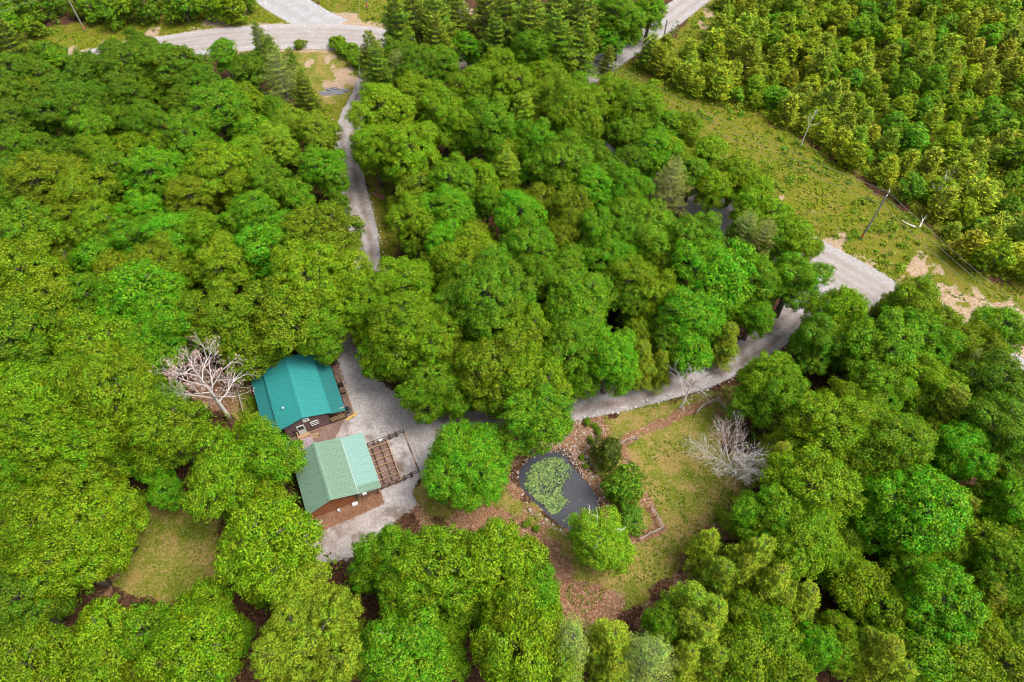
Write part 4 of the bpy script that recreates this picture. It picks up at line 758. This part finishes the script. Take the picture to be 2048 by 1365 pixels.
for px, py, r, lb in ((1175, 843, .55, 'small green bush at the top of the rubble bank'), (1190, 852, .45, 'small bush second down the rubble bank'), (1197, 862, .5, 'small bush third down the rubble bank'), (1181, 880, .45, 'small bush in the middle of the rubble bank'), (1133, 852, .9, 'leafy bush at the left of the rubble bank'),
                      (1055, 1047, .5, 'small bush on the bare strip left of the pond'), (1072, 1057, .45, 'pale small bush on the pond strip lower left'), (1163, 915, .4, 'dark low plant on the right pond bank'), (1171, 932, .4, 'bluish low plant on the right pond bank'), (508, 800, .8, 'leafy bush against the cabin west porch'), (505, 815, .6, 'small bush by the cabin west corner'),
                      (600, 88, 1.2, 'bush at the verge below the upper road'), (1262, 1022, .9, 'green clump between the two pond shrubs'), (1430, 1075, .9, 'leafy bush on the right edge of the lawn'), (1445, 1030, 1.0, 'bush by the red ditch top'), (1390, 1095, 1.1, 'bush on the lawn edge above the ditch'), (1300, 1250, 1.0, 'bush at the lower end of the ditch')):
    named('bush', px, py, r, 'G', BUSH, lb, 'bush', .9, jit((.11, .21, .010)))
# band of young trees along the top edge beyond the road
band = [(10,60),(30,15),(60,30),(60,62),(95,12),(150,20),(180,30),(205,15),(222,34),(250,22),(285,24),(310,12),(345,22),(365,26),(385,10),(410,22),(440,12),(460,24),(490,8),(15,100),(10,35),
        (905,0),(880,-5),(850,-4),(1200,10),(1240,25),(1265,45),(1290,10),(1310,-8)]
TREE_RECS_Y = []
for i, (px, py) in enumerate(band):
    py -= 16 if px < 600 else 0
    g = SAPL; pt = g[i % 3]; s = 1.45*rng.uniform(.85, 1.2); c = un(px, py, pt[2]*s)
    k = 'GDGYDO'[i % 6]; o = plant('young_tree', pt, (c[0], c[1], 0), s, rng.uniform(0, 6.28), jit(COL[k]))
    TREE_RECS_Y.append((o, px, py, k))
for k in set(t[3] for t in TREE_RECS_Y):
    ts = sorted([t for t in TREE_RECS_Y if t[3] == k], key=lambda t: t[1])
    for i, t in enumerate(ts): tag(t[0], 'young %s tree beyond the upper roads, %sfrom the left of its colour' % (CNAME[k], ORD[i] or 'first '), 'young tree', 'young trees beyond the roads at the top')
# thicket of saplings to the right of the power line
THICKET = P2('1455,-25 1425,55 1400,95 1345,118 1285,128 1330,170 1400,200 1500,222 1580,262 1640,295 1700,340 1760,372 1845,430 1890,500 1960,545 2070,575 2075,-25')
lo, hi = THICKET.min(0), THICKET.max(0); cand = rng.uniform(lo, hi, (16000, 2)); cand = cand[sdf(cand, THICKET) > .3]; keep = []
gap = 2.85
for p in cand:
    if not keep or np.min(np.hypot(*(np.array(keep)-p).T)) > gap:
        if -5 < pr(*p, 1)[1] and pr(*p, 1)[0] < 2070: keep.append(p)
keep = np.array(keep); keep = keep[np.argsort(keep[:, 1])]; print('saplings', len(keep))
tone = vnoise(keep, 14, 31)
for i, p in enumerate(keep[:298]):
    con = rng.random() < .30+.6*(tone[i] > .52); g = SAPP if con else SAPL; pt = g[int(rng.integers(3))]; s = rng.uniform(.8, 1.6)*(1.1 if con else 1)
    col = jit(((.16,.245,.008), (.20,.26,.008), (.15,.235,.008))[int(rng.integers(3))] if con else ((.10,.25,.007), (.16,.28,.006), (.22,.31,.008), (.075,.24,.008))[int(rng.integers(4))], .15)
    o = plant('sapling', pt, (p[0], p[1], gz(*p)), s, rng.uniform(0, 6.28), col, rng.uniform(.8, 1.1))
    tag(o, 'olive needle-leaved sapling packed in the thicket right of the power line' if con else 'green broadleaf sapling packed in the thicket right of the power line', 'sapling', 'olive conifer saplings in the right thicket' if con else 'green broadleaf saplings in the right thicket')

# ------------------------------------------------------------------ ground cover
def clumps(name, pts, rad, hgt, per, leaf, mat, up=.7):
    n = len(pts); m = n*per; c = np.repeat(pts, per, 0); v = sph(m); v[:, 2] = abs(v[:, 2]); rr = np.repeat(rng.uniform(.5, 1.1, n), per)[:, None]
    P_ = np.concatenate([c, gz(c[:, 0], c[:, 1])[:, None]], 1) + v*rr*np.array([rad, rad, hgt])*rng.uniform(.4, 1, (m, 1))+np.array([0, 0, .02])
    return tag(obj(name, leaves_mesh(name, P_, v*.6+np.array([0, 0, up])+rng.normal(size=(m, 3))*.5, rng.uniform(*leaf, m), mat, rng.random(m), np.repeat(rng.random(n), per), rng.uniform(0, .5, m)*(rng.random(m) < .3))), kind='stuff')
def scatter(n, lo, hi, ok):
    p = rng.uniform(lo, hi, (n, 2)); return p[ok(p)]
bar_ = np.array([uv(u, v)[:2] for u, v in ((-12.2, 45), (4, 45), (4, 56), (-12.2, 56))]); bar2 = np.array([uv(u, v)[:2] for u, v in ((-10, 34), (4, 34), (4, 45), (-10, 45))])
def open_ground(p, m=.0):
    d = np.full(len(p), -1e9)
    for q in LAWNS+ROUGHS+[YARD, POND, bar_, bar2, THICKET]: d = np.maximum(d, sdf(p, q))
    for q in LITTERS: d = np.maximum(d, sdf(p, q))
    for l, wd in ROADS.values(): d = np.maximum(d, wd/2+.5-dline(p, l))
    return d < -m
fp = scatter(5200, (-105, 12), (105, 142), lambda p: open_ground(p, .4))
q = np.array([pr(x, y, 1)[:2] for x, y in fp]); fp = fp[(q[:, 0] > -60) & (q[:, 0] < 2110) & (q[:, 1] > -40) & (q[:, 1] < 1420)]
print('undergrowth', len(fp)); clumps('undergrowth', fp, 1.0, 3.2, 44, (.12, .24), leafmat('undergrowth_leaf', .4, (.085, .175, .010)))
tp = scatter(9000, lo, hi, lambda p: sdf(p, THICKET) > -.5); clumps('thicket_scrub', tp[:5000], .8, 1.2, 18, (.10, .22), leafmat('scrub_leaf', .3, (.18, .25, .008)))
rl_, rh_ = np.array((-100, 60)), np.array((100, 145)); md_ = lambda p: np.min([dline(p, l)-wd/2 for l, wd in ROADS.values()], 0)
wp = scatter(60000, rl_, rh_, lambda p: (np.max([sdf(p, q) for q in ROUGHS], 0) > .2) & (md_(p) > .9) & (vnoise(p, 5, 41)*.7+vnoise(p, 1.8, 42)*.3+rng.uniform(-.15, .15, len(p)) > .33))
sand_c = np.array([(*un(a, b)[:2], r/pr(*un(a, b))[2]) for a, b, r in SANDS]); far_ = lambda p: (np.hypot(p[:, None, 0]-sand_c[None, :, 0], p[:, None, 1]-sand_c[None, :, 1]) > sand_c[None, :, 2]*.9).all(1)
wp = wp[far_(wp)]; print('weeds', len(wp)); clumps('weeds', wp[:15000], .34, .30, 9, (.07, .15), leafmat('weed_leaf', .3, (.15, .22, .006)))
bp = scatter(7000, rl_, rh_, lambda p: (np.max([sdf(p, q) for q in ROUGHS], 0) > 1.0) & (md_(p) > 2.5) & (vnoise(p, 7, 51) > np.where((p[:, 0] > 14) & (p[:, 1] > 84), .22, .58))); bp = bp[far_(bp)][:1300]; clumps('scrub_bushes', bp, .75, .9, 55, (.08, .18), leafmat('scrub_bush_leaf', .3, (.11, .21, .008)))
lp = scatter(30000, (-40, 10), (50, 62), lambda p: (np.max([sdf(p, q) for q in LAWNS], 0) > -.3) & (sdf(p, POND) < -.8) & (vnoise(p, 2.2, 61)*.6+vnoise(p, .9, 62)*.4 > .52)); print('tufts', len(lp)); clumps('grass_tufts', lp[:4000], .20, .06, 8, (.05, .10), leafmat('grass_blade', .25, (.10, .125, .012)), .9)
# dry leaves lying on the red banks
dp = scatter(60000, (-45, 10), (50, 60), lambda p: (np.max([sdf(p, q) for q in LITTERS]+[.5-dline(p, l) for l, h in LITTER_LINES], 0) > -.5) & (sdf(p, POND) < -.2) & (sdf(p, bar_) < 0)); m = len(dp); print('dry leaves', m)
tag(obj('dry_leaves', leaves_mesh('dry_leaves', np.concatenate([dp, (gz(dp[:, 0], dp[:, 1])+.03)[:, None]], 1), np.array([0, 0, 1.])+rng.normal(size=(m, 3))*.35, rng.uniform(.03, .075, m), leafmat('dry_leaf', 0, (.24, .14, .085), .8), rng.random(m), rng.random(m), rng.random(m)*0)), kind='stuff')

# ------------------------------------------------------------------ stones
def stones(name, P_, S_, mat, kind='stuff'):
    mb = MB(); base = [(-1,-1,-.6),(1,-1,-.6),(1,1,-.6),(-1,1,-.6),(-.7,-.7,.6),(.7,-.7,.6),(.7,.7,.6),(-.7,.7,.6)]; f = [(4,5,6,7),(0,1,5,4),(1,2,6,5),(2,3,7,6),(3,0,4,7)]
    for p, s in zip(P_, S_):
        a = rng.uniform(0, 6.28); ca, sa = math.cos(a), math.sin(a); k_ = rng.uniform(.65, 1.2, 3)*s; v = np.array(base)*k_*rng.uniform(.75, 1.15, (8, 3)); v = np.stack([v[:,0]*ca-v[:,1]*sa, v[:,0]*sa+v[:,1]*ca, v[:,2]], 1)+np.array(p)+np.array([0, 0, .3*s]); mb.add(v, f)
    return tag(mb.build(name, mat), kind=kind)
rim = smooth_line(np.vstack([POND, POND[:1]]), .28); cpt = rim.mean(0); dd = rim-cpt; dd /= np.hypot(*dd.T)[:, None]
pp_ = np.concatenate([rim+dd*rng.uniform(.0, .45, (len(rim), 1)), rim+dd*rng.uniform(.2, 1.4, (len(rim), 1)), rim+dd*rng.uniform(.3, 2.0, (len(rim), 1))]); stones('rim_stones', [(*p, gz(*p)) for p in pp_], rng.uniform(.04, .11, len(pp_)), STONE)
rb = scatter(3000, (3, 33), (14, 43), lambda p: sdf(p, P2('1110,850 1200,840 1212,880 1185,915 1200,960 1215,1010 1195,985 1150,930 1130,900 1100,890')) > -.2)[:420]; stones('bank_rubble', [(*p, gz(*p)) for p in rb], rng.uniform(.04, .10, len(rb)), STONE)
# 24 larger stones one can pick out on the bank
sm = []
for s in range(3):
    bm0 = stones('boulder', [(0, 0, 0)], [.18], STONE, 'thing'); sm.append(bm0.data); bpy.data.objects.remove(bm0)
for i, (px, py) in enumerate(((1160,848),(1140,862),(1152,880),(1168,868),(1130,875),(1176,893),(1150,893),(1120,862),(1185,870),(1140,900),(1158,905),(1172,915),(1060,1020),(1078,1030),(1092,1040),(1106,1050),(1122,1060),(1140,1068),(1185,955),(1200,975),(1208,995),(1215,1012),(1045,990),(1035,945))):
    a = un(px, py); o = obj('boulder', sm[i % 3]); o.location = (a[0], a[1], gz(a[0], a[1])); o.rotation_euler = (0, 0, rng.uniform(0, 6.28)); o.scale = (rng.uniform(.7, 1.2),)*3
    tag(o, 'pale field stone lying on the red bank round the pond', 'stone', 'larger stones round the pond')
pile = np.array([un(905+rng.normal()*13, 21+rng.normal()*5) for _ in range(130)]+[un(887+rng.normal()*5, 26+rng.normal()*3) for _ in range(30)]); cc = un(906, 20)
rp = stones('rubble_pile', [(p[0]-cc[0], p[1]-cc[1], max(0, .9-.45*math.hypot(p[0]-cc[0], p[1]-cc[1]))*rng.uniform(.3, 1)) for p in pile], rng.uniform(.12, .38, len(pile)), WHITE_STONE, 'thing'); rp.location = (cc[0], cc[1], 0); tag(rp, 'heap of white broken rocks at the edge of the upper trees', 'rock heap')
oc = un(665, 186); rk = tag(empty('rock_outcrop', (oc[0], oc[1], 0)), 'flat grey rock slab showing in the grass by the driveway top', 'rock'); SLATE = simple('slate_rock', (.17, .165, .185), .8, .5, 1.5, stretch=(.4, 2, 1))
for i, (x, y, sx, sy, rz) in enumerate(((-1.2, -.3, 1.6, .8, .3), (.8, .1, 1.5, .9, .25), (2.2, .6, .9, .6, .4), (.4, 1.1, 1.0, .45, .2), (-.6, .7, .9, .5, .5))):
    mb = MB(); k = 9; an = np.linspace(0, 2*math.pi, k, endpoint=False); rr = rng.uniform(.75, 1.15, k); lo_ = [(x+math.cos(t+rz)*sx*q_, y+math.sin(t)*sy*q_, -.05) for t, q_ in zip(an, rr)]; up_ = [(x+math.cos(t+rz)*sx*q_*.9, y+math.sin(t)*sy*q_*.88, .10+.03*i) for t, q_ in zip(an, rr)]
    mb.add(lo_+up_, [(j, (j+1) % k, k+(j+1) % k, k+j) for j in range(k)]+[tuple(range(k, 2*k))]); mb.build('slab', SLATE, rk)
vs_ = []
for l, wd in ROADS.values():
    x = smooth_line(l, .6); d = np.gradient(x, axis=0); d /= np.hypot(*d.T)[:, None]; nn_ = np.stack([-d[:, 1], d[:, 0]], 1)
    for sg in (-1, 1): vs_.append(x+nn_*sg*(wd/2+rng.normal(size=(len(x), 1))*.45+.1))
vs_ = np.concatenate(vs_); q = np.array([pr(x, y, 0)[:2] for x, y in vs_]); vs_ = vs_[(q[:, 0] > -40) & (q[:, 0] < 2090) & (q[:, 1] > -30)]; stones('verge_stones', [(*p, .02) for p in vs_], rng.uniform(.05, .15, len(vs_)), WHITE_STONE)
# ------------------------------------------------------------------ lily pads
LILY = P2('1056,955 1070,930 1092,918 1112,918 1138,930 1142,948 1126,962 1116,985 1132,1003 1124,1012 1106,1028 1088,1020 1066,1002 1052,975'); LIL2 = P2('1128,1040 1145,1028 1160,1048 1152,1060 1136,1054')
def pads(n, ok, smin, smax):
    p = scatter(n, POND.min(0), POND.max(0), ok); return p, rng.uniform(smin, smax, len(p))
p1, s1 = pads(11000, lambda p: (sdf(p, LILY) > -.15+.25*rng.normal(size=len(p))*.6) & (sdf(p, POND) > .25) & (vnoise(p, 1.1, 71)+rng.uniform(-.3, .3, len(p)) > .27), .055, .125)
p2, s2 = pads(6000, lambda p: (sdf(p, LIL2) > -.2) & (sdf(p, POND) > .2), .05, .11); p3, s3 = pads(420, lambda p: sdf(p, POND) > .3, .02, .045)
pc = np.concatenate([p1, p2[:150], p3]); sc_ = np.concatenate([s1, s2[:150], s3]); n = len(pc); print('pads', n); k = 7
an = np.linspace(.25, 2*math.pi-.25, k); rot = rng.uniform(0, 6.28, n); zz = -.11+.045*rng.random(n)
V = np.concatenate([np.stack([pc[:, 0], pc[:, 1], zz], 1)[:, None]] + [np.stack([pc[:, 0]+np.cos(rot+t)*sc_, pc[:, 1]+np.sin(rot+t)*sc_, zz+rng.uniform(-.004, .018, n)], 1)[:, None] for t in an], 1).reshape(-1, 3)
Ft = np.array([(0, j+1, j+2) for j in range(k-1)]); F = (np.arange(n)[:, None, None]*(k+1)+Ft[None]).reshape(-1, 3); yg = np.where(rng.random(n) < .25, rng.uniform(.1, .4, n), 0); A_ = np.repeat(np.stack([rng.random(n), rng.random(n), yg, np.ones(n)], 1), k+1, 0)
tag(obj('lily_pads', npmesh('lily_pads', V, F, leafmat('lily_pad', 0, (.090, .145, .046), .45), {'leaf': A_})), kind='stuff')
